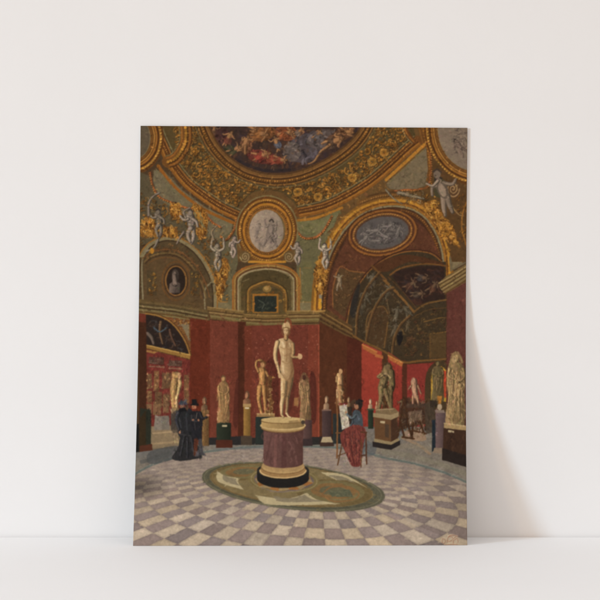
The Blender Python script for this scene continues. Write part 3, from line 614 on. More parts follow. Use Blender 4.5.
# soft tile edges
cp = np.clip(.5+(.5-np.abs(((uu) % 1)-.5))/.03, 0, 1)
base = np.where(par[..., None] == 0, cr*(.93+.1*jit)+(hue-.5)*C((5, 1, -9)), mv*(.92+.14*jit)+(hue-.5)*C((6, 1, -3)))
mid = C((134, 120, 108))
base = base*(1-depth*.72)+mid*depth*.72
edge = np.clip(1-grout/(.012+.004*fz), 0, 1)[..., None]*(1-depth)
base = base*(1-.10*edge)
n5 = (NZ[0][r0:]*.7+NZ[4][r0:]*.5+NZ[2][r0:]*.5+NZ[1][r0:]*.5-1.1)[..., None]
base = base*(1+.10*n5)
sh = np.clip(1-np.hypot((XX-138)/32, (YY-487)/17), 0, 1)[..., None]; base = base*(1-.42*sh)
sh2 = np.clip((XX-395)/75, 0, 1)[..., None]; base = base*(1-.12*sh2)
# walkway outside the green line
gl = spl([(130, 479), (137, 473), (150, 466), (170, 459), (200, 453), (245, 447.5), (300, 446.5), (350, 449), (385, 458), (415, 464), (445, 473), (470, 484)])
gx = np.array(gl); gy = np.interp(XX[0], gx[:, 0], gx[:, 1])[None, :]
walk = C((118, 110, 98))*(1+.18*n5); wl = C((96, 98, 98))
wm = np.clip(((NZ[3][r0:]*.6+NZ[2][r0:]*.2+np.clip((440-YY)/20, -1, 1)*.25)-.25)*2, 0, 1)[..., None]
walk = walk*(1-wm)+wl*wm*(1+.15*n5)
k_ = np.clip((gy-YY)/.6+.5, 0, 1)[..., None]
flo = base*(1-k_)+walk*k_
topf = np.where(XX[0] < 190, 452+(XX[0]-140)*-.12, np.where(XX[0] < 320, 445, np.where(XX[0] < 362, 445-(XX[0]-320)*.35, 427)))[None, :]
mk = np.clip((YY-topf)/.6+.5, 0, 1)[..., None]
cv[r0:] = cv[r0:]*(1-mk)+flo*mk
L(gl, 2.2, (92, 102, 96), .9, sm=False); L([(p[0], p[1]-1.4) for p in gl], .8, (126, 124, 112), .8, sm=False)
# sunlit patches and shadows on the walkway
F([(420, 428), (426, 440), (410, 440), (404, 432)], (166, 128, 92), .6, sm=True); L([(402, 438), (420, 446), (430, 454)], 2.5, (150, 122, 92), .7); L([(376, 450), (410, 446), (440, 452)], 5, (128, 118, 98), .5)
L([(384, 452), (410, 456), (440, 464), (466, 474)], 5, (122, 116, 98), .7)
F([(150, 452), (178, 446), (176, 458), (150, 464)], (72, 74, 74), .7, sm=True); L([(142, 462), (170, 454)], 4, (78, 80, 78), .6); L([(215, 449), (300, 447)], 3, (104, 106, 106), .5)
F([(360, 440), (376, 446), (372, 456), (356, 454)], (84, 90, 94), .6, sm=True)

# ---------------------------------------------------------------- inlaid oval
def ip(s, t):                                   # position in the inlay, s along the long axis, t across, -1..1
    i = 0 if ax[0] > ax[1] else 1
    e0, e1 = evec[:, i], evec[:, 1-i]
    if e0[0] < 0: e0 = -e0
    if e1[1] < 0: e1 = -e1
    p = e0*ax[i]*s+e1*ax[1-i]*t+cc+[mx, mz]
    return (XC+p[0]*FF/p[1], HZ+FF/p[1])
def io(q, n=90, cs=0, ct=0, rs=None, rt=None):
    rs = q if rs is None else rs; rt = q if rt is None else rt
    return [ip(cs+rs*math.cos(a), ct+rt*math.sin(a)) for a in np.linspace(0, 2*math.pi, n, endpoint=False)]
def ring_(o, w, c, a=1): L(o+[o[0]], w, c, a, sm=False)
F(io(1), (88, 86, 68)); F(io(.9), (124, 103, 64)); ring_(io(.885), 1, (104, 86, 54)); ring_(io(.97), .8, (112, 108, 84)); ring_(io(.925), .7, (74, 74, 58)); F(io(.84), (120, 105, 70))
dabs(io(.98), 200, 7, [(92, 92, 70), (112, 98, 60), (132, 110, 64), (104, 96, 66)], .4, 1.1, .1, .3)
for cs in (-.55, .56):
    o = io(0, cs=cs, rs=.33, rt=.55); F(o, (104, 88, 54)); F(io(0, cs=cs, rs=.27, rt=.45), (112, 102, 66)); F(io(0, cs=cs, rs=.2, rt=.33), (124, 94, 56)); F(io(0, cs=cs, rs=.12, rt=.2), (96, 92, 66))
dabs(io(.86), 160, 8, [(136, 116, 76), (108, 92, 60), (124, 108, 72), (100, 92, 66)], .35, 1, .1, .4)
# pale curved triangles
def tri(a, c1, b, c2, c, c3, col, col2):
    p = [a, c1, b]; q = [b, c2, c]; r = [c, c3, a]
    o = spl(p)+spl(q)+spl(r); F([tuple(k) for k in o], col, tex=.05)
    g = np.mean(np.array([a, b, c]), 0); o2 = [tuple(g+(np.array(k)-g)*.62+(np.array([0, 0]))) for k in o]; F(o2, col2, .9)
CRM, GRY = (176, 162, 122), (126, 116, 92)
tri((255, 495), (272, 505), (341, 504), (318, 500), (307, 493), (285, 499), CRM, GRY)
tri((217, 471), (219, 482), (244, 490), (239, 484), (238, 478), (226, 476), CRM, GRY)
tri((320, 472), (345, 475), (369, 489), (352, 481), (336, 480), (328, 476), CRM, GRY)
F(ell(284, 480, 36, 13, 3), (114, 100, 62)); F(ell(284, 480, 30, 10.5, 3), (100, 88, 82)); L(ell(284, 480, 33, 12, 3)+[(317, 481.5)], 1, (138, 124, 82), sm=False)
for k in range(8):
    t = k*.785+.2; x, y = 284+30*math.cos(t), 481+10.5*math.sin(t); x2, y2 = 284+27*math.cos(t+.39), 481+9*math.sin(t+.39); x0, y0 = 284+27*math.cos(t-.39), 481+9*math.sin(t-.39)
    F([(x0, y0), (x, y), (x2, y2), (284, 480)], (150, 126, 84)); F([(284+24*math.cos(t), 480+8.6*math.sin(t)), (x, y), (x2, y2), (284, 480)], (150, 98, 50))
L([(262, 488), (278, 492), (300, 490)], 1, (120, 104, 96))
# lobe on the right with green centre
F([(328, 491), (350, 490), (353, 497), (332, 497)], (88, 92, 68)); L([(322, 494), (332, 501), (352, 500), (359, 494), (350, 488), (332, 487), (322, 494)], 1.6, (128, 94, 56))
F([(329, 490.6), (349, 489.6), (353, 496), (333, 496.6)], (88, 90, 68)); dabs([(331, 491), (349, 490), (352, 496), (334, 496)], 14, 4, [(72, 80, 62), (104, 102, 76)], .7, .9, .1, .2)

retouch([(136, 300), (470, 330), (470, 466), (136, 452)], 2600, 3.4, .17, .9)
retouch([(136, 452), (470, 452), (470, 550), (136, 550)], 1600, 4.5, .045, 1.2, .1, .6)
# ---------------------------------------------------------------- statues of the hall
def pbase(x0, x1, t, b, c): F([(x0, t), (x1, t), (x1, b), (x0, b)], c)
# small bust on a pillar, behind the man
pede(202, 209, 412, 446, (118, 86, 50)); bust(204.5, 397, 412, 7, (136, 102, 72)); F([(201, 410), (209, 410), (209, 413), (201, 413)], (122, 92, 56))
# draped figure on green pedestal
F([(236, 382), (240, 384), (238, 424), (233, 422)], (70, 34, 26), .6, sm=True)
draped(223.5, 376, 423, 12, (168, 128, 80), 0, 11)
pede(216.5, 231, 423, 440, (44, 50, 38)); pbase(216, 232.5, 440, 448, (78, 40, 28)); F([(222, 425), (227, 425), (227, 427), (222, 427)], (178, 164, 126))
# bust on ochre herm
pede(243.5, 250.5, 406, 436, (142, 106, 50)); bust(247, 391, 406, 8, (156, 108, 76)); F([(243, 404), (251, 404), (251, 407), (243, 407)], (168, 136, 84)); F([(245, 407.6), (249, 407.6), (249, 409), (245, 409)], (214, 200, 164)); pbase(241, 252, 436, 445, (72, 60, 48))
# dancing figure with raised arm
F([(266, 366), (277, 362), (278, 420), (268, 418)], (72, 34, 26), .55, sm=True)
FG = (166, 120, 68)
limb([(262, 371), (263, 379), (262, 387)], 8.4, 7, FG); limb([(260, 387), (259, 400), (262, 414)], 5.4, 2.4, FG); limb([(264, 387), (265, 400), (266, 414)], 5, 2.4, FG)
limb([(258.5, 372), (256, 366), (257, 361)], 2.6, 2, FG); limb([(257, 361), (261, 360.4), (264, 362)], 2.2, 1.8, FG); limb([(266, 372), (269, 377), (275, 378)], 2.6, 1.6, FG); L([(264.6, 372), (264.8, 380), (265.4, 388), (266, 398)], 1.8, (110, 72, 40), .4, soft=1.2); F(ell(263, 365, 2.5, 3), (116, 80, 48)); F(ell(262.3, 365, 1.9, 2.6), (176, 130, 82)); L([(260, 362.6), (263, 361), (266, 364)], 1.6, (92, 60, 34))
L([(270, 378), (269, 392), (271, 404), (270, 414)], 4.6, (104, 68, 38)); dabs([(268, 380), (272, 380), (273, 414), (268, 414)], 30, 3, [(160, 120, 72), (74, 46, 28), (180, 140, 90)], .85, 1)
F([(257, 413.5), (274.5, 413.5), (275, 417), (256.5, 417)], (150, 116, 70)); L([(257, 414), (274.5, 414)], .9, (196, 162, 108), sm=False)
pede(255.5, 276, 417, 444, (40, 46, 42))
# veiled figure right of the column
F([(310, 374), (316, 380), (316, 420), (308, 418)], (66, 32, 26), .6, sm=True); F([(294, 398), (298, 398), (298, 406), (294, 406)], (150, 104, 60))
draped(304.2, 373, 422, 11, (160, 124, 82), 1.5, 21); L([(300.5, 380), (304, 373.6), (308.5, 380)], 1.8, (112, 80, 54)); F(ell(304.3, 377.6, 1.8, 2.6), (72, 44, 34))
pede(303, 312, 420, 446, (88, 64, 60)); pbase(303, 312.5, 439, 446, (58, 46, 46))
# bust on porphyry pillar with cream base
pede(322, 331.5, 410, 438, (74, 56, 54)); bust(326.4, 396, 410, 6, (178, 142, 106)); F([(322, 409.4), (331, 409.4), (331, 411), (322, 411)], (122, 94, 80)); F([(322.5, 437), (331, 437), (333, 443), (320.5, 443)], (170, 152, 116)); pbase(320, 334, 442.5, 446.5, (64, 46, 38))
# armless figure beyond
pede(333, 345, 414, 444, (42, 46, 44)); FG2 = (178, 138, 92)
limb([(339.8, 376), (340, 384), (340, 390)], 6.6, 5.6, FG2); limb([(340, 388), (340, 397), (341, 405)], 7, 5, (160, 120, 78)); F(ell(340.6, 371.6, 1.9, 2.5), FG2); limb([(336.6, 377), (336.4, 382)], 2, 1.6, FG2); L([(336, 403), (344, 405)], 2.4, (140, 104, 66))
limb([(337, 390), (337.4, 404)], 2, 2, (190, 150, 104)); dabs([(337, 388), (344, 388), (344, 404), (337, 404)], 12, 6, [(110, 74, 44), (196, 158, 110)], .8, .7, 1.5, .2)
bust(348.6, 397, 408, 4.6, (160, 124, 86)); pede(346, 352, 407, 440, (62, 50, 40)); F(ell(354, 404, 3.6, 4.4), (74, 52, 38))
# far small busts by the red wall
bust(370.4, 399, 409, 4.6, (198, 164, 126)); bust(376.6, 401, 409, 3, (190, 150, 106)); pede(368, 373.5, 409.5, 429, (42, 54, 40)); F([(367, 408.6), (374.4, 408.6), (374.4, 410.4), (367, 410.4)], (66, 74, 54))
# group on the chequered pedestal
BG = (122, 102, 66)
limb([(388, 368), (385, 376), (382, 388)], 9, 8, BG); limb([(391, 372), (392, 384), (390, 394)], 7, 6, tuple(np.array(BG)*.85)); limb([(381, 388), (381, 398), (379.5, 408)], 6, 2.8, BG); limb([(385, 390), (388, 400), (390.5, 408)], 4.6, 2.6, BG)
limb([(382, 374), (378, 377), (383, 379)], 3, 1.8, BG); limb([(391, 378), (386, 374), (380, 378)], 3, 2, (140, 118, 78)); F(ell(387.4, 367, 2.8, 3.3), (112, 92, 60)); L([(385, 364.6), (388, 363.4), (391, 366)], 1.8, (70, 56, 36)); limb([(391.4, 388), (391, 398), (391.6, 408)], 4, 3, tuple(np.array(BG)*.8))
dabs([(380, 372), (393, 372), (392, 406), (380, 406)], 44, 5, [(76, 62, 40), (156, 134, 92), (96, 80, 50)], .7, .8, 1.4)
F([(376, 409), (394, 408), (399, 412), (397, 418), (375, 418)], (116, 96, 66)); L([(376, 410), (394, 409)], .9, (158, 136, 96), sm=False)
F([(374, 416), (391, 418), (391, 446), (375, 443)], (98, 68, 42)); F([(391, 418), (398, 415), (398, 441), (391, 446)], (68, 46, 32)); F([(373, 413), (391, 415), (399, 412), (399, 416.5), (391, 420), (373, 417)], (146, 126, 90)); F([(385, 424), (389, 424.6), (389, 438), (385, 437)], (70, 56, 44), .8)
F([(380, 421), (385, 421.4), (385, 423.6), (380, 423)], (180, 162, 122)); F([(374, 438.6), (391, 442), (399, 438), (399, 441), (391, 445.6), (374, 442)], (140, 122, 86)); F([(372.6, 441.6), (391, 445), (400, 440.4), (400, 445), (391, 450), (372.6, 447)], (42, 36, 34))
# press, easels and clutter in the gallery
CL = [(78, 54, 36), (58, 42, 32), (94, 68, 44), (48, 38, 34)]
F([(400, 400), (408, 398), (424, 404), (426, 424), (398, 430)], (64, 46, 32), .9); dabs([(398, 400), (426, 400), (426, 430), (398, 432)], 80, 6, CL+[(112, 94, 72)], .85, 1.3)
for p in ([(404, 398), (398, 436)], [(408, 424), (412, 438)], [(400, 420), (404, 436)], [(420, 422), (424, 434)], [(414, 408), (412, 436)], [(405, 398), (408, 424)], [(426, 402), (426, 430)]): L(p, 1.9, (66, 42, 26), sm=False)
L([(402, 437), (414, 439)], 1.8, (70, 44, 26)); L([(414, 431), (426, 434)], 1.6, (76, 48, 28)); F([(408, 412), (422, 410), (422, 420), (409, 422)], (104, 84, 66), .8); dabs([(408, 412), (422, 410), (422, 420), (409, 422)], 16, 6, [(142, 120, 96), (74, 56, 46)], .7, .7, -1, .2)
F([(424, 404), (434, 400), (436, 432), (426, 434)], (70, 58, 46), .85); F([(430, 400), (437, 401), (437, 407), (430, 407)], (54, 44, 34))
limb([(414, 382), (414.6, 390), (416, 397)], 6.6, 5.4, (168, 128, 98)); limb([(413, 396), (413, 405)], 2.6, 2, (158, 118, 88)); limb([(417, 396), (418.6, 405)], 2.6, 2, (158, 118, 88)); F(ell(413.4, 380, 1.8, 2.3), (176, 136, 106)); limb([(411, 386), (408.4, 390)], 1.8, 1.4, (150, 110, 82)); limb([(418, 386), (421, 394)], 2, 1.4, (150, 110, 82)); F([(406, 404), (424, 404), (424, 408), (406, 408)], (74, 56, 44))
# slim pillar and veiled statue on the right
F([(432, 420), (436, 420), (436, 450), (432, 452)], (34, 42, 48)); pede(435.5, 446, 412, 450, (100, 80, 78)); F([(435, 410), (444, 410), (445, 413), (435, 413)], (128, 110, 96)); F(ell(439.6, 407, 2.4, 3.2), (168, 146, 116)); F([(434, 448), (446, 448), (447, 454), (433, 453)], (130, 112, 92)); F([(437, 396), (442, 396), (441, 404), (438, 404)], (176, 110, 40), .8)
F([(464, 362), (470, 366), (470, 430), (464, 428)], (70, 36, 32), .5)
draped(456.4, 353, 427, 18.5, (156, 128, 84), -1, 33); L([(450.6, 364), (453, 355), (458, 353.4), (462, 362)], 2.6, (134, 108, 70)); F(ell(454.2, 359.6, 2.4, 3.6), (168, 138, 94))
dabs([(449, 372), (464, 370), (464, 422), (448, 422)], 60, 10, [(196, 164, 112), (92, 70, 44), (176, 144, 96)], .7, .8, 1.5, .35)
F([(444, 423), (467, 426), (467, 431), (444, 428)], (158, 132, 88)); L([(444, 423.4), (467, 426.4)], .9, (184, 160, 112), sm=False)
F([(443.5, 428), (469, 431), (469, 466), (442.5, 460)], (62, 42, 30)); F([(442, 448), (469, 456), (469, 468), (442, 460)], (42, 34, 30)); F([(448, 430), (454, 431), (454, 433), (448, 432.4)], (172, 156, 118)); dabs([(445, 433), (466, 436), (466, 452), (445, 448)], 24, 8, [(78, 54, 38), (50, 34, 26)], .5, 1.4, 1.5, .2)

# ---------------------------------------------------------------- central column and athlete
CR = (178, 148, 94)
F(ell(283, 478.5, 26, 9.6), (34, 32, 30)); F([(257, 470), (309, 470), (309, 479), (257, 479)], (34, 32, 30)); F(ell(283, 470.5, 26, 8), (44, 42, 38))
F(ell(283, 471, 23.4, 7.6), (150, 116, 70)); L(ell(283, 470.5, 23, 7.4, 0, 0, 180), 1.3, (196, 162, 106), sm=False); F(ell(283, 467.6, 22, 7.2), (176, 144, 92)); L(ell(283, 467.2, 21.6, 7, 0, 0, 180), 1, (128, 94, 56), sm=False); F(ell(283, 465.2, 20.8, 6.6), (166, 134, 86))
F([(263.5, 430), (303, 430), (303, 463), (263.5, 463)], lin(263, 0, (108, 74, 68), 303, 0, (82, 54, 48))); F(ell(283.2, 463, 19.8, 5.2), lin(263, 0, (108, 74, 68), 303, 0, (82, 54, 48)))
dabs([(264, 434), (302, 434), (302, 464), (264, 464)], 90, 8, [(114, 78, 72), (92, 62, 56), (104, 72, 66), (84, 54, 50)], .5, 1.8, 1.5, .3)
L([(284, 436), (284, 466)], 5, (76, 44, 42), .35); L([(276, 436), (275, 466)], 3, (134, 88, 80), .4)
F(ell(283, 430, 19.8, 3.4), (84, 52, 44))
F(ell(283, 428, 21.4, 5), (170, 140, 88)); F([(261.6, 424), (304.4, 424), (304.4, 428), (261.6, 428)], (170, 140, 88)); F(ell(283, 425.6, 22.8, 4.8), (196, 166, 110)); L(ell(283, 427.6, 21.6, 4.8, 0, 5, 175), .8, (116, 84, 50), sm=False)
F([(261.4, 420), (304, 419), (304, 426), (261.4, 426)], lin(261, 0, (182, 150, 92), 304, 0, (120, 96, 60))); F(ell(283, 425.4, 21.4, 3.6), lin(261, 0, (182, 150, 92), 304, 0, (124, 100, 62)))
F(ell(283, 420, 22, 3), (190, 162, 106)); L(ell(283, 420.6, 21.8, 3, 0, 0, 180), .7, (122, 92, 54), sm=False); F(ell(303, 422.4, 2, 2.2), (66, 56, 46))
L([(290, 422), (300, 421)], 2.4, (132, 106, 66), .7)
A1 = (192, 160, 110)
F([(291, 384), (295, 382), (294, 400), (290, 414), (287, 414)], (74, 38, 30), .5)
limb([(290.4, 372), (290.2, 381), (288.4, 391), (287, 399)], 7.6, 4.4, (166, 132, 88), 1.12, .55); limb([(287, 398), (287.2, 405), (286.4, 414)], 4.2, 2.2, (158, 124, 82), 1.12, .55)
limb([(284.4, 372), (284, 382), (283.8, 391), (283.4, 397)], 8, 4.8, A1, 1.16, .55); limb([(283.2, 396), (282, 403), (281.6, 408), (282, 415.4)], 4.8, 2.3, A1, 1.16, .55)
L([(288, 378), (287.6, 386), (286.4, 396), (285.2, 404)], .9, (96, 66, 40), .85); L([(284.6, 394.6), (283, 396)], 1, (140, 106, 70), .7)
limb([(282, 415.4), (283.6, 417.4)], 2.2, 1.5, (190, 158, 108)); limb([(286.6, 413.6), (288.6, 416.6), (291, 417.6)], 2.2, 1.4, (204, 174, 124))
tor = spl([(277.6, 341), (282.4, 338.2), (288.6, 338.6), (293.6, 343.4), (293.6, 350), (292, 358), (293.2, 366), (294, 373), (292, 378.4), (288, 381), (284, 379.6), (281, 376), (280.4, 368), (281, 359), (279.4, 350)], True)
F([tuple(p) for p in tor], lin(279, 0, (208, 178, 128), 294, 0, (140, 106, 68)))
for p, c, w in [([(280, 347), (285, 349), (286.6, 343)], (150, 116, 74), .8), ([(287.4, 349), (291, 349.4), (293, 346)], (136, 102, 64), .8), ([(286.8, 341), (286.8, 350), (286.4, 362)], (148, 114, 74), .8), ([(282, 356), (290, 356)], (150, 116, 76), .6),
                ([(282, 361), (286.6, 364), (291, 361)], (146, 112, 72), .7), ([(280.6, 372), (285, 379), (287.6, 382)], (140, 106, 68), .8), ([(292.6, 370), (290, 377), (287.6, 381)], (128, 94, 60), .9), ([(283, 343), (284, 346)], (222, 196, 150), 1.8), ([(283, 352), (283.2, 360)], (220, 192, 144), 1.4),
                ([(289.4, 343.6), (290.4, 346.4)], (206, 176, 128), 1.5), ([(283, 366), (283.4, 374)], (222, 194, 146), 1.8), ([(281.8, 382), (281.8, 390)], (222, 196, 148), 1.5), ([(281.4, 399), (280.8, 405)], (222, 196, 148), 1.1), ([(282, 404), (281.6, 412)], (220, 192, 146), 1)]:
    L(p, w, c, .8)
for k, (w_, a_) in enumerate(((3.4, .22), (2.2, .25), (1.2, .3))):
    L([(292.8-k*.1, 345), (291.8+k*.2, 352), (291+k*.2, 358), (292+k*.2, 368), (291.4+k*.3, 376), (289.6+k*.2, 384), (288.4, 394)], w_, (112, 78, 48), a_, soft=1.2)
L([(286.9, 342), (286.9, 352), (286.6, 360)], 1.6, (150, 112, 72), .35, soft=1.2); L([(281.4, 353), (284, 355.4), (290, 354.6)], 1.6, (150, 112, 72), .4, soft=1.2); L([(280.8, 366), (283, 373), (287, 380)], 1.8, (146, 108, 70), .4, soft=1.2)
L([(286, 339.6), (287, 344)], 2.2, (140, 104, 66), .5, soft=1); L([(283.8, 384), (284.8, 394), (284, 402), (283.6, 412)], 1.3, (130, 94, 58), .45, soft=1); L([(282, 342), (283.6, 347)], 2, (228, 202, 156), .5, soft=1); L([(282.6, 364), (282.8, 372)], 2, (226, 200, 152), .4, soft=1)
limb([(277.6, 342.4), (275.4, 352), (275.8, 360), (278.4, 368), (279.8, 374)], 4.8, 2.6, A1, 1.2, .5); F(ell(279.8, 375.6, 1.7, 2.6), (192, 158, 110))
limb([(292.6, 344), (293.4, 352), (292.6, 357), (299, 357.2)], 3.8, 2.2, (168, 134, 88), 1.15, .5); F(ell(300, 356.6, 2.4, 2.8), (188, 152, 106))
limb([(286, 334), (286, 339)], 3.8, 4.4, (164, 128, 82)); F(ell(286.4, 331, 3.2, 4.6), (130, 96, 60)); F(ell(285.6, 331, 2.2, 4), (202, 170, 120)); L([(286.2, 329.4), (286.6, 332)], .7, (132, 98, 60), .8); L([(284, 330.2), (285.2, 330.2)], .6, (110, 78, 48), .8); L([(286.8, 330.2), (288, 330.4)], .7, (88, 60, 36), .8); L([(285.2, 333.8), (287, 333.8)], .6, (128, 84, 54), .8); L([(282.4, 327), (282.2, 333), (283.6, 336)], 1.2, (120, 88, 54), .7); L([(289, 328), (289.6, 333), (288.6, 336)], 1.4, (104, 74, 44), .7)
F(spl([(282.6, 329), (282.8, 324.6), (286.4, 321.4), (290, 324.6), (290.2, 329.6), (286.6, 328.2)], True), (186, 154, 104)); L([(283, 328.2), (286.4, 327.6), (290, 329)], 1, (120, 88, 52)); L([(285.2, 322.4), (286.8, 318.8), (290.2, 321), (291.2, 328)], 1.8, (124, 66, 40)); L([(284.4, 324), (284.4, 327)], 1, (222, 196, 148), .8)

# ---------------------------------------------------------------- visitors and the copyist
BK = (42, 41, 42)
F(spl([(181, 436), (178, 448), (172, 458), (180, 461), (196, 459), (202, 457), (196, 440), (192, 424)], True), BK)
F(spl([(176, 424), (177, 412), (181, 409), (190, 409), (194, 413), (194, 430), (190, 438), (180, 438)], True), (40, 40, 42))
F(spl([(171, 424), (172, 414), (177, 411), (179, 420), (178, 432), (172, 432)], True), (70, 62, 54), .75)
limb([(178.6, 413), (176.8, 420), (179.6, 430)], 4.8, 2.2, (50, 50, 54), 1.5, .6); F(ell(179.8, 432.6, 1.1, 1.4), (150, 106, 80))
for p in ([(184, 436), (180, 456)], [(187, 438), (187, 458)], [(191, 438), (194, 456)]): L(p, 1.2, (62, 62, 66), .8); L([(x+1.4, y) for x, y in p], 1, (26, 25, 27), .8)
L([(180, 434), (190, 436)], 1, (68, 66, 66), .7); F(ell(182.4, 406.8, 2.2, 2.8), (164, 112, 84)); F(spl([(178.4, 404.6), (180, 401.6), (185, 401.4), (187.4, 404), (185, 405.4), (180, 405.6)], True), (62, 66, 76)); L([(184.6, 402), (186.6, 400.6)], 1.2, (84, 88, 96)); F([(179, 409), (186, 408), (188, 411), (180, 412)], (24, 24, 26)); F(ell(187, 407.6, 1.6, 2.6), (92, 66, 50))
F([(191, 424), (201.6, 422), (202, 440), (192, 441)], (36, 36, 40)); F(spl([(191, 413), (197, 411), (201, 414), (203, 424), (200, 428), (192, 428)], True), (36, 35, 38))
limb([(200, 413), (203, 418.6), (207, 417)], 3.4, 2, (44, 43, 46)); F(ell(207.6, 415.4, 1.6, 1.3), (176, 118, 82)); limb([(192.6, 416), (192.6, 421), (198, 421.6)], 3, 2, (48, 47, 50)); F(ell(198.4, 420.4, 1.1, 1.2), (170, 116, 84)); F(ell(193, 420, 1.1, 1), (150, 104, 76))
F([(194, 439), (197.6, 439), (197.4, 456), (193.6, 456)], (84, 46, 32)); F([(198.4, 439), (201.8, 439), (203, 452), (206.4, 455.6), (199, 455.6)], (66, 64, 66)); F([(196, 452), (199, 450), (199, 456.4), (194.6, 456.6)], (88, 86, 88), .8)
F(ell(194.2, 407.6, 2.2, 3), (176, 112, 80)); L([(192.8, 410), (195.6, 410.4)], 2.2, (112, 46, 32)); F([(191.8, 399.4), (197, 399.2), (197, 405.2), (192, 405.2)], (28, 27, 28)); L([(190.6, 405), (198.2, 405)], 1.3, (28, 27, 28), sm=False)
# copyist: easel, canvas, blue bodice, red skirt
L([(336.6, 399), (337.4, 420), (337, 458)], 1.6, (122, 80, 46), sm=False); L([(337, 434), (352, 462)], 0.01, (90, 60, 36)); L([(343, 440), (337.6, 465)], 1.3, (92, 60, 36), sm=False); L([(338, 456), (346, 453)], 1, (92, 60, 36), sm=False)
F([(339, 406), (346.6, 405), (349.6, 427), (342, 430)], (182, 172, 150)); dabs([(340, 408), (346, 407), (348, 424), (343, 428)], 22, 4, [(142, 132, 112), (202, 192, 168), (120, 108, 90)], .7, .7); L([(339, 404), (347, 404)], 1.4, (116, 44, 38)); L([(336, 433), (342, 433)], 1.4, (110, 74, 44), sm=False)
F(spl([(353, 412), (357, 410), (361, 413), (362.6, 420), (362, 428), (352, 429), (352, 420)], True), (66, 74, 80)); limb([(356, 415), (352, 418.6), (347, 414)], 3.2, 1.8, (78, 88, 94)); limb([(353, 422), (350, 428)], 2.6, 1.8, (66, 74, 80)); F(ell(346, 412.4, 1, 1.2), (176, 122, 88)); L([(357, 414), (359, 420)], 1.6, (96, 106, 112), .6)
F(ell(356.6, 406.4, 2.3, 3), (160, 112, 80)); F(spl([(355.6, 404), (356.6, 400.4), (361, 400.8), (363, 404), (361, 409), (358.6, 409.6), (358.4, 405.6)], True), (44, 36, 32)); L([(359, 399.8), (362.6, 401)], 1.6, (34, 30, 30))
F(spl([(349, 427), (356, 425), (363, 427), (366, 433), (363, 447), (361, 464), (356, 467), (351, 465), (346, 454), (341, 442), (341, 433)], True), (112, 54, 46))
for x0, x1, x2 in ((345, 346, 351), (350, 351, 354), (355, 356, 357), (360, 360, 359)):
    L([(x0, 431), (x1, 446), (x2, 463)], 1.3, (78, 38, 36), .8); L([(x0+1.4, 431), (x1+1.5, 446), (x2+1, 462)], 1.1, (140, 74, 60), .7)
dabs([(345, 430), (364, 430), (360, 448), (356, 462), (349, 458), (343, 442)], 70, 6, [(134, 68, 56), (92, 42, 36), (122, 60, 50), (80, 44, 40)], .75, 1.2, 1.4, .5)
L([(361, 432), (366.4, 432.6)], 1.8, (84, 50, 34)); L([(365.8, 432), (366.6, 464)], 1.4, (84, 52, 34), sm=False); L([(361.4, 440), (361, 467)], 1.3, (96, 60, 38), sm=False); L([(361, 456), (366.6, 455)], 1, (80, 50, 32), sm=False)

retouch([(136, 122), (470, 122), (470, 330), (136, 330)], 5200, 3.2, .30, .9)
for bx in ([(164, 370), (186, 370), (186, 412), (164, 412)], [(216, 376), (232, 376), (232, 424), (216, 424)], [(254, 358), (278, 358), (278, 416), (254, 416)], [(297, 372), (314, 372), (314, 422), (297, 422)],
           [(334, 370), (346, 370), (346, 406), (334, 406)], [(378, 362), (398, 362), (398, 412), (378, 412)], [(408, 378), (424, 378), (424, 406), (408, 406)], [(430, 360), (446, 360), (446, 404), (430, 404)],
           [(446, 352), (467, 352), (467, 428), (446, 428)], [(172, 400), (208, 400), (208, 460), (172, 460)], [(342, 400), (366, 400), (366, 466), (342, 466)], [(398, 398), (438, 398), (438, 438), (398, 438)], [(146, 356), (190, 356), (190, 424), (146, 424)]):
    ar = (bx[1][0]-bx[0][0])*(bx[2][1]-bx[0][1]); retouch(bx, int(ar*.42), 2.6, .34, .75, 1.5, .6)
retouch([(274, 320), (302, 320), (302, 418), (274, 418)], 420, 1.8, .15, .6, 1.5, .8)
L([(181, 406.6), (181.8, 406.8)], .6, (70, 44, 36)); L([(193, 407), (194, 407)], .6, (60, 36, 30)); L([(179.4, 418), (181, 428)], 1.2, (66, 68, 74), .7); L([(186, 414), (187, 430)], 1.4, (58, 60, 64), .7); L([(194, 415), (195.4, 430)], .8, (70, 66, 66), .7); L([(197, 413), (196, 419)], .8, (120, 108, 96), .7)
for k in range(110):
    x, y = rng.uniform(246, 318), rng.uniform(330, 432)
    if 274 < x < 303 or (256 < x < 278 and y > 358) or (x > 297 and y > 370) or (x < 253 and y > 388): continue
    L([(x, y), (x+rng.uniform(-.3, .5), y+rng.uniform(-.2, .4))], rng.uniform(.6, 1.2), (158, 98, 76), rng.uniform(.4, .9), sm=False)
# monogram in the lower right corner
MC = (196, 180, 152)
for p in ([(441.5, 542), (442, 538), (444.6, 540), (443.6, 543.4), (441.6, 541.6)], [(446.6, 542), (447.4, 537.4), (450.6, 536), (452, 539), (449, 541), (446.8, 540)], [(452.6, 543.4), (453, 538.4), (455.4, 536.2)], [(453.4, 540), (456.6, 538), (457.4, 542)],
          [(448, 536), (452, 534.6), (457.4, 536)], [(444, 544.6), (450, 544), (456.8, 544)]):
    L(p, .75, MC, .95); L([(x+.5, y+.5) for x, y in p], .5, (128, 64, 44), .7)

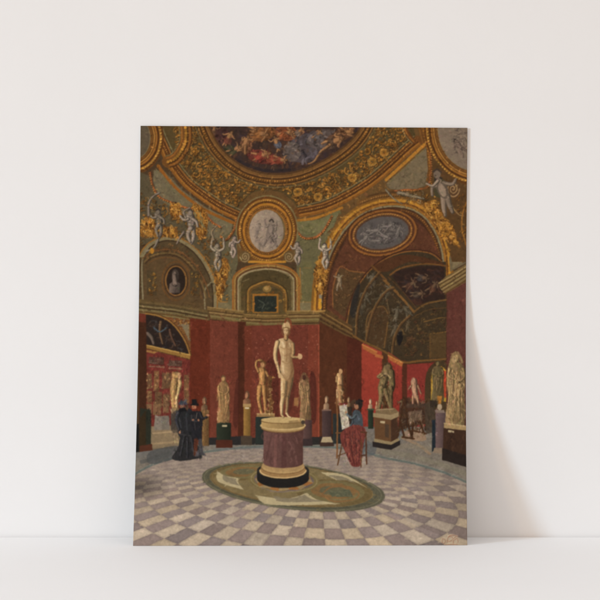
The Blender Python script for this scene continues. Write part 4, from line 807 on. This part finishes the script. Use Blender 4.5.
# ---------------------------------------------------------------- paint surface
def blur(a):
    for ax_ in (0, 1): a = (np.roll(a, 1, ax_)+np.roll(a, -1, ax_)+2*a)/4
    return a
def warp(img, amp):
    dx = ((NZ[1]-.5)*amp*K); dy = ((np.roll(NZ[1], 77, 1)-.5)*amp*K)
    r, c = np.meshgrid(np.arange(CH), np.arange(CW), indexing='ij')
    fr = np.clip(r+dy, 0, CH-1.001); fc = np.clip(c+dx, 0, CW-1.001); ri = fr.astype(int); ci = fc.astype(int); a = (fr-ri)[..., None]; b = (fc-ci)[..., None]
    return (img[ri, ci]*(1-b)+img[ri, ci+1]*b)*(1-a)+(img[ri+1, ci]*(1-b)+img[ri+1, ci+1]*b)*a
cv = warp(cv, .35)
gr_ = (NZ[0]*.45+NZ[4]*.5+NZ[5]*.35+vnoise(.55, .55, 31)*.4-.85)[..., None]
cv = np.clip(blur(cv)*(1+.035*gr_)+gr_*.003, 0, 1)

# ================================================================ the place
import bpy
sc = bpy.context.scene
COL = sc.collection
S = 0.00122                     # metres per photograph pixel at the wall
D = 2400.0                      # camera distance in the same unit
HX, HY, FLOOR = 300.0, 177.0, 537.0

def mat(name):
    m = bpy.data.materials.new(name); m.use_nodes = True
    return m, m.node_tree, m.node_tree.nodes['Principled BSDF']

def noise_bump(nt, bs, scale, strength, dist, detail=6):
    tc = nt.nodes.new('ShaderNodeTexCoord'); n = nt.nodes.new('ShaderNodeTexNoise'); b = nt.nodes.new('ShaderNodeBump')
    n.inputs['Scale'].default_value = scale; n.inputs['Detail'].default_value = detail
    b.inputs['Strength'].default_value = strength; b.inputs['Distance'].default_value = dist
    nt.links.new(tc.outputs['Object'], n.inputs['Vector']); nt.links.new(n.outputs['Fac'], b.inputs['Height']); nt.links.new(b.outputs['Normal'], bs.inputs['Normal'])
    return tc, n

def tone(nt, bs, tc, scale, c0, c1):
    n = nt.nodes.new('ShaderNodeTexNoise'); n.inputs['Scale'].default_value = scale; n.inputs['Detail'].default_value = 4
    r = nt.nodes.new('ShaderNodeValToRGB'); r.color_ramp.elements[0].position = .3; r.color_ramp.elements[1].position = .7
    r.color_ramp.elements[0].color = (*c0, 1); r.color_ramp.elements[1].color = (*c1, 1)
    nt.links.new(tc.outputs['Object'], n.inputs['Vector']); nt.links.new(n.outputs['Fac'], r.inputs['Fac']); nt.links.new(r.outputs['Color'], bs.inputs['Base Color'])

M_wall, nt, bs = mat('white_plaster'); bs.inputs['Roughness'].default_value = .9; bs.inputs['Specular IOR Level'].default_value = .2
tc, _ = noise_bump(nt, bs, 160, .16, .0006); tone(nt, bs, tc, 9, WALL0, WALL1)
M_top, nt, bs = mat('white_painted_board'); bs.inputs['Roughness'].default_value = .75; bs.inputs['Specular IOR Level'].default_value = .15
tc, _ = noise_bump(nt, bs, 60, .05, .0004); tone(nt, bs, tc, 5, TOP0, TOP1)
M_back, nt, bs = mat('white_paper'); bs.inputs['Base Color'].default_value = (.8, .79, .76, 1); bs.inputs['Roughness'].default_value = .85
M_print, nt, bs = mat('printed_paper')
at = nt.nodes.new('ShaderNodeVertexColor'); at.layer_name = 'ink'; nt.links.new(at.outputs['Color'], bs.inputs['Base Color'])
bs.inputs['Roughness'].default_value = .85; bs.inputs['Specular IOR Level'].default_value = .04

def boxobj(name, lo, hi, m, bev=0):
    import bmesh
    bm = bmesh.new(); bmesh.ops.create_cube(bm, size=1)
    for v in bm.verts:
        for k in range(3): v.co[k] = lo[k] if v.co[k] < 0 else hi[k]
    if bev: bmesh.ops.bevel(bm, geom=bm.edges[:], offset=bev, segments=3, affect='EDGES')
    me = bpy.data.meshes.new(name); bm.to_mesh(me); bm.free(); me.materials.append(m)
    o = bpy.data.objects.new(name, me); COL.objects.link(o); return o

w = boxobj('wall', (-3, 0, -1.2), (3, .12, 2.4), M_wall); w['kind'] = 'structure'
t_ = boxobj('tabletop', (-2.4, -.95, -.035), (2.4, -.0015, 0), M_top, .002); t_['kind'] = 'structure'

# ---- the print: one thin, slightly sagging sheet standing on the tabletop, its upper half against the wall
NU, NV = 640, 812
zt = np.array([[545, .0222], [520, .0187], [498, .0156], [475, .0130], [454, .0106], [416, .0071], [372, .0038], [328, .0015], [283, .0005], [240, .0003], [126, .0003]])[::-1]
U = np.linspace(0, 1, NU)[None, :]; V = np.linspace(0, 1, NV)[:, None]            # V: 0 at the foot, 1 at the head
yl = FLOOR+(126-FLOOR)*V; yr = FLOOR+(128-FLOOR)*V
yw = yl*(1-U)+yr*U                                                             # height in the wall plane
yim = 545+(127-545)*V
zprof = np.interp(yim[:, 0], zt[:, 0], zt[:, 1]); ker = np.hanning(61); ker /= ker.sum()
zp = np.pad(zprof, 30, mode='reflect', reflect_type='odd'); zprof = np.convolve(zp, ker, 'valid')[:, None]
z = (zprof*(1.08-.08*U)+.0003+0*U)*D
xw = (137.1+3.6*V)*(1-U)+(463.5+3.8*V)*U
P = np.stack([(xw-HX)*S, -z*S-.0006, (FLOOR-yw)*S+.0002+0*U], -1)
s_ = 1/(1-z/D); xi = HX+(xw-HX)*s_; yi = HY+(yw-HY)*s_
fc = np.clip((xi-X0)*K-.5, 0, CW-1.01); fr = np.clip((yi-Y0)*K-.5, 0, CH-1.01)
ci = fc.astype(int); ri = fr.astype(int); b = (fc-ci)[..., None]; a = (fr-ri)[..., None]
INK = (cv[ri, ci]*(1-b)+cv[ri, ci+1]*b)*(1-a)+(cv[ri+1, ci]*(1-b)+cv[ri+1, ci+1]*b)*a
INK = INK*.88+.12*INK.mean(-1, keepdims=True)
INK = np.clip(INK*GRADE_MUL+GRADE_ADD, 0, 1)
INK = np.where(INK <= .04045, INK/12.92, ((INK+.055)/1.055)**2.4)
INK = np.clip(INK*INKGAIN, 0, .9)
N1 = NU*NV
back = P.copy(); back[..., 1] += .0002
idx = np.arange(N1).reshape(NV, NU)
f = np.stack([idx[:-1, :-1], idx[:-1, 1:], idx[1:, 1:], idx[1:, :-1]], -1).reshape(-1, 4)
# the back is a coarser copy of the same curve, its rim joined to the front by narrow faces
fb = f[:, ::-1]+N1
rim = np.r_[idx[0, :], idx[1:, -1], idx[-1, -2::-1], idx[-2:0:-1, 0]]; rn = np.roll(rim, -1)
fe = np.stack([rim, rim+N1, rn+N1, rn], -1)
faces = np.r_[f, fb, fe]
co = np.r_[P.reshape(-1, 3), back.reshape(-1, 3)]
me = bpy.data.meshes.new('art_print')
me.vertices.add(len(co)); me.vertices.foreach_set('co', co.astype(np.float32).ravel())
me.loops.add(faces.size); me.loops.foreach_set('vertex_index', faces.astype(np.int32).ravel())
me.polygons.add(len(faces)); me.polygons.foreach_set('loop_start', np.arange(0, faces.size, 4, dtype=np.int32))
mi = np.ones(len(faces), np.int32); mi[:len(f)] = 0
me.materials.append(M_print); me.materials.append(M_back)
me.polygons.foreach_set('material_index', mi)
me.update(calc_edges=True)
ca = me.color_attributes.new('ink', 'FLOAT_COLOR', 'POINT')
rgba = np.ones((len(co), 4), np.float32); rgba[:N1, :3] = INK.reshape(-1, 3); rgba[N1:, :3] = .8
ca.data.foreach_set('color', rgba.ravel())
me.validate()
o = bpy.data.objects.new('art_print', me); COL.objects.link(o)
o['label'] = 'unframed print of a red sculpture gallery under a gilded dome, leaning on the white wall'
o['category'] = 'art print'

# ---- light: a broad warm room light all round, a cool window far to the left, and a weak warm fill added to tint its shadow edge
wd = bpy.data.worlds.new('World'); sc.world = wd; wd.use_nodes = True
nt = wd.node_tree; bg = nt.nodes['Background']; bg.inputs['Strength'].default_value = FILLS
tc = nt.nodes.new('ShaderNodeTexCoord'); sp_ = nt.nodes.new('ShaderNodeSeparateXYZ'); rp = nt.nodes.new('ShaderNodeValToRGB')      # a room: warm walls, a paler ceiling
rp.color_ramp.elements[0].color = (*FILL, 1); rp.color_ramp.elements[1].color = (*CEIL, 1); rp.color_ramp.elements[0].position = .1; rp.color_ramp.elements[1].position = .8
nt.links.new(tc.outputs['Generated'], sp_.inputs[0]); nt.links.new(sp_.outputs['Z'], rp.inputs['Fac']); nt.links.new(rp.outputs['Color'], bg.inputs['Color'])
from mathutils import Vector
def lamp(name, d, dist, size, power, col):
    ld = bpy.data.lights.new(name, 'AREA'); ld.shape = 'DISK'; ld.size = size; ld.energy = power; ld.color = col
    lo = bpy.data.objects.new(name, ld); COL.objects.link(lo)
    v = Vector(d).normalized()*dist; lo.location = Vector((.1, 0, .2))+v; lo.rotation_euler = v.to_track_quat('Z', 'Y').to_euler()
lamp('window_light', KDIR, 11, 1.7, KPOW, KCOL)
lamp('warm_edge_fill', WDIR, 11, 1.5, WPOW, WCOL)  # unseen warm fill, added beside the key to tan the edge of the wall shadow

cd = bpy.data.cameras.new('camera'); cam = bpy.data.objects.new('camera', cd); COL.objects.link(cam)
cam.location = (0, -D*S, (FLOOR-HY)*S); cam.rotation_euler = (math.pi/2, 0, 0)
cd.sensor_width = 36; cd.lens = 36*D/600; cd.shift_y = -(300-HY)/600; cd.clip_end = 100
sc.camera = cam
sc.render.resolution_x = sc.render.resolution_y = 1024
sc.view_settings.view_transform = 'Standard'; sc.view_settings.look = 'None'; sc.view_settings.exposure = 0; sc.view_settings.gamma = 1
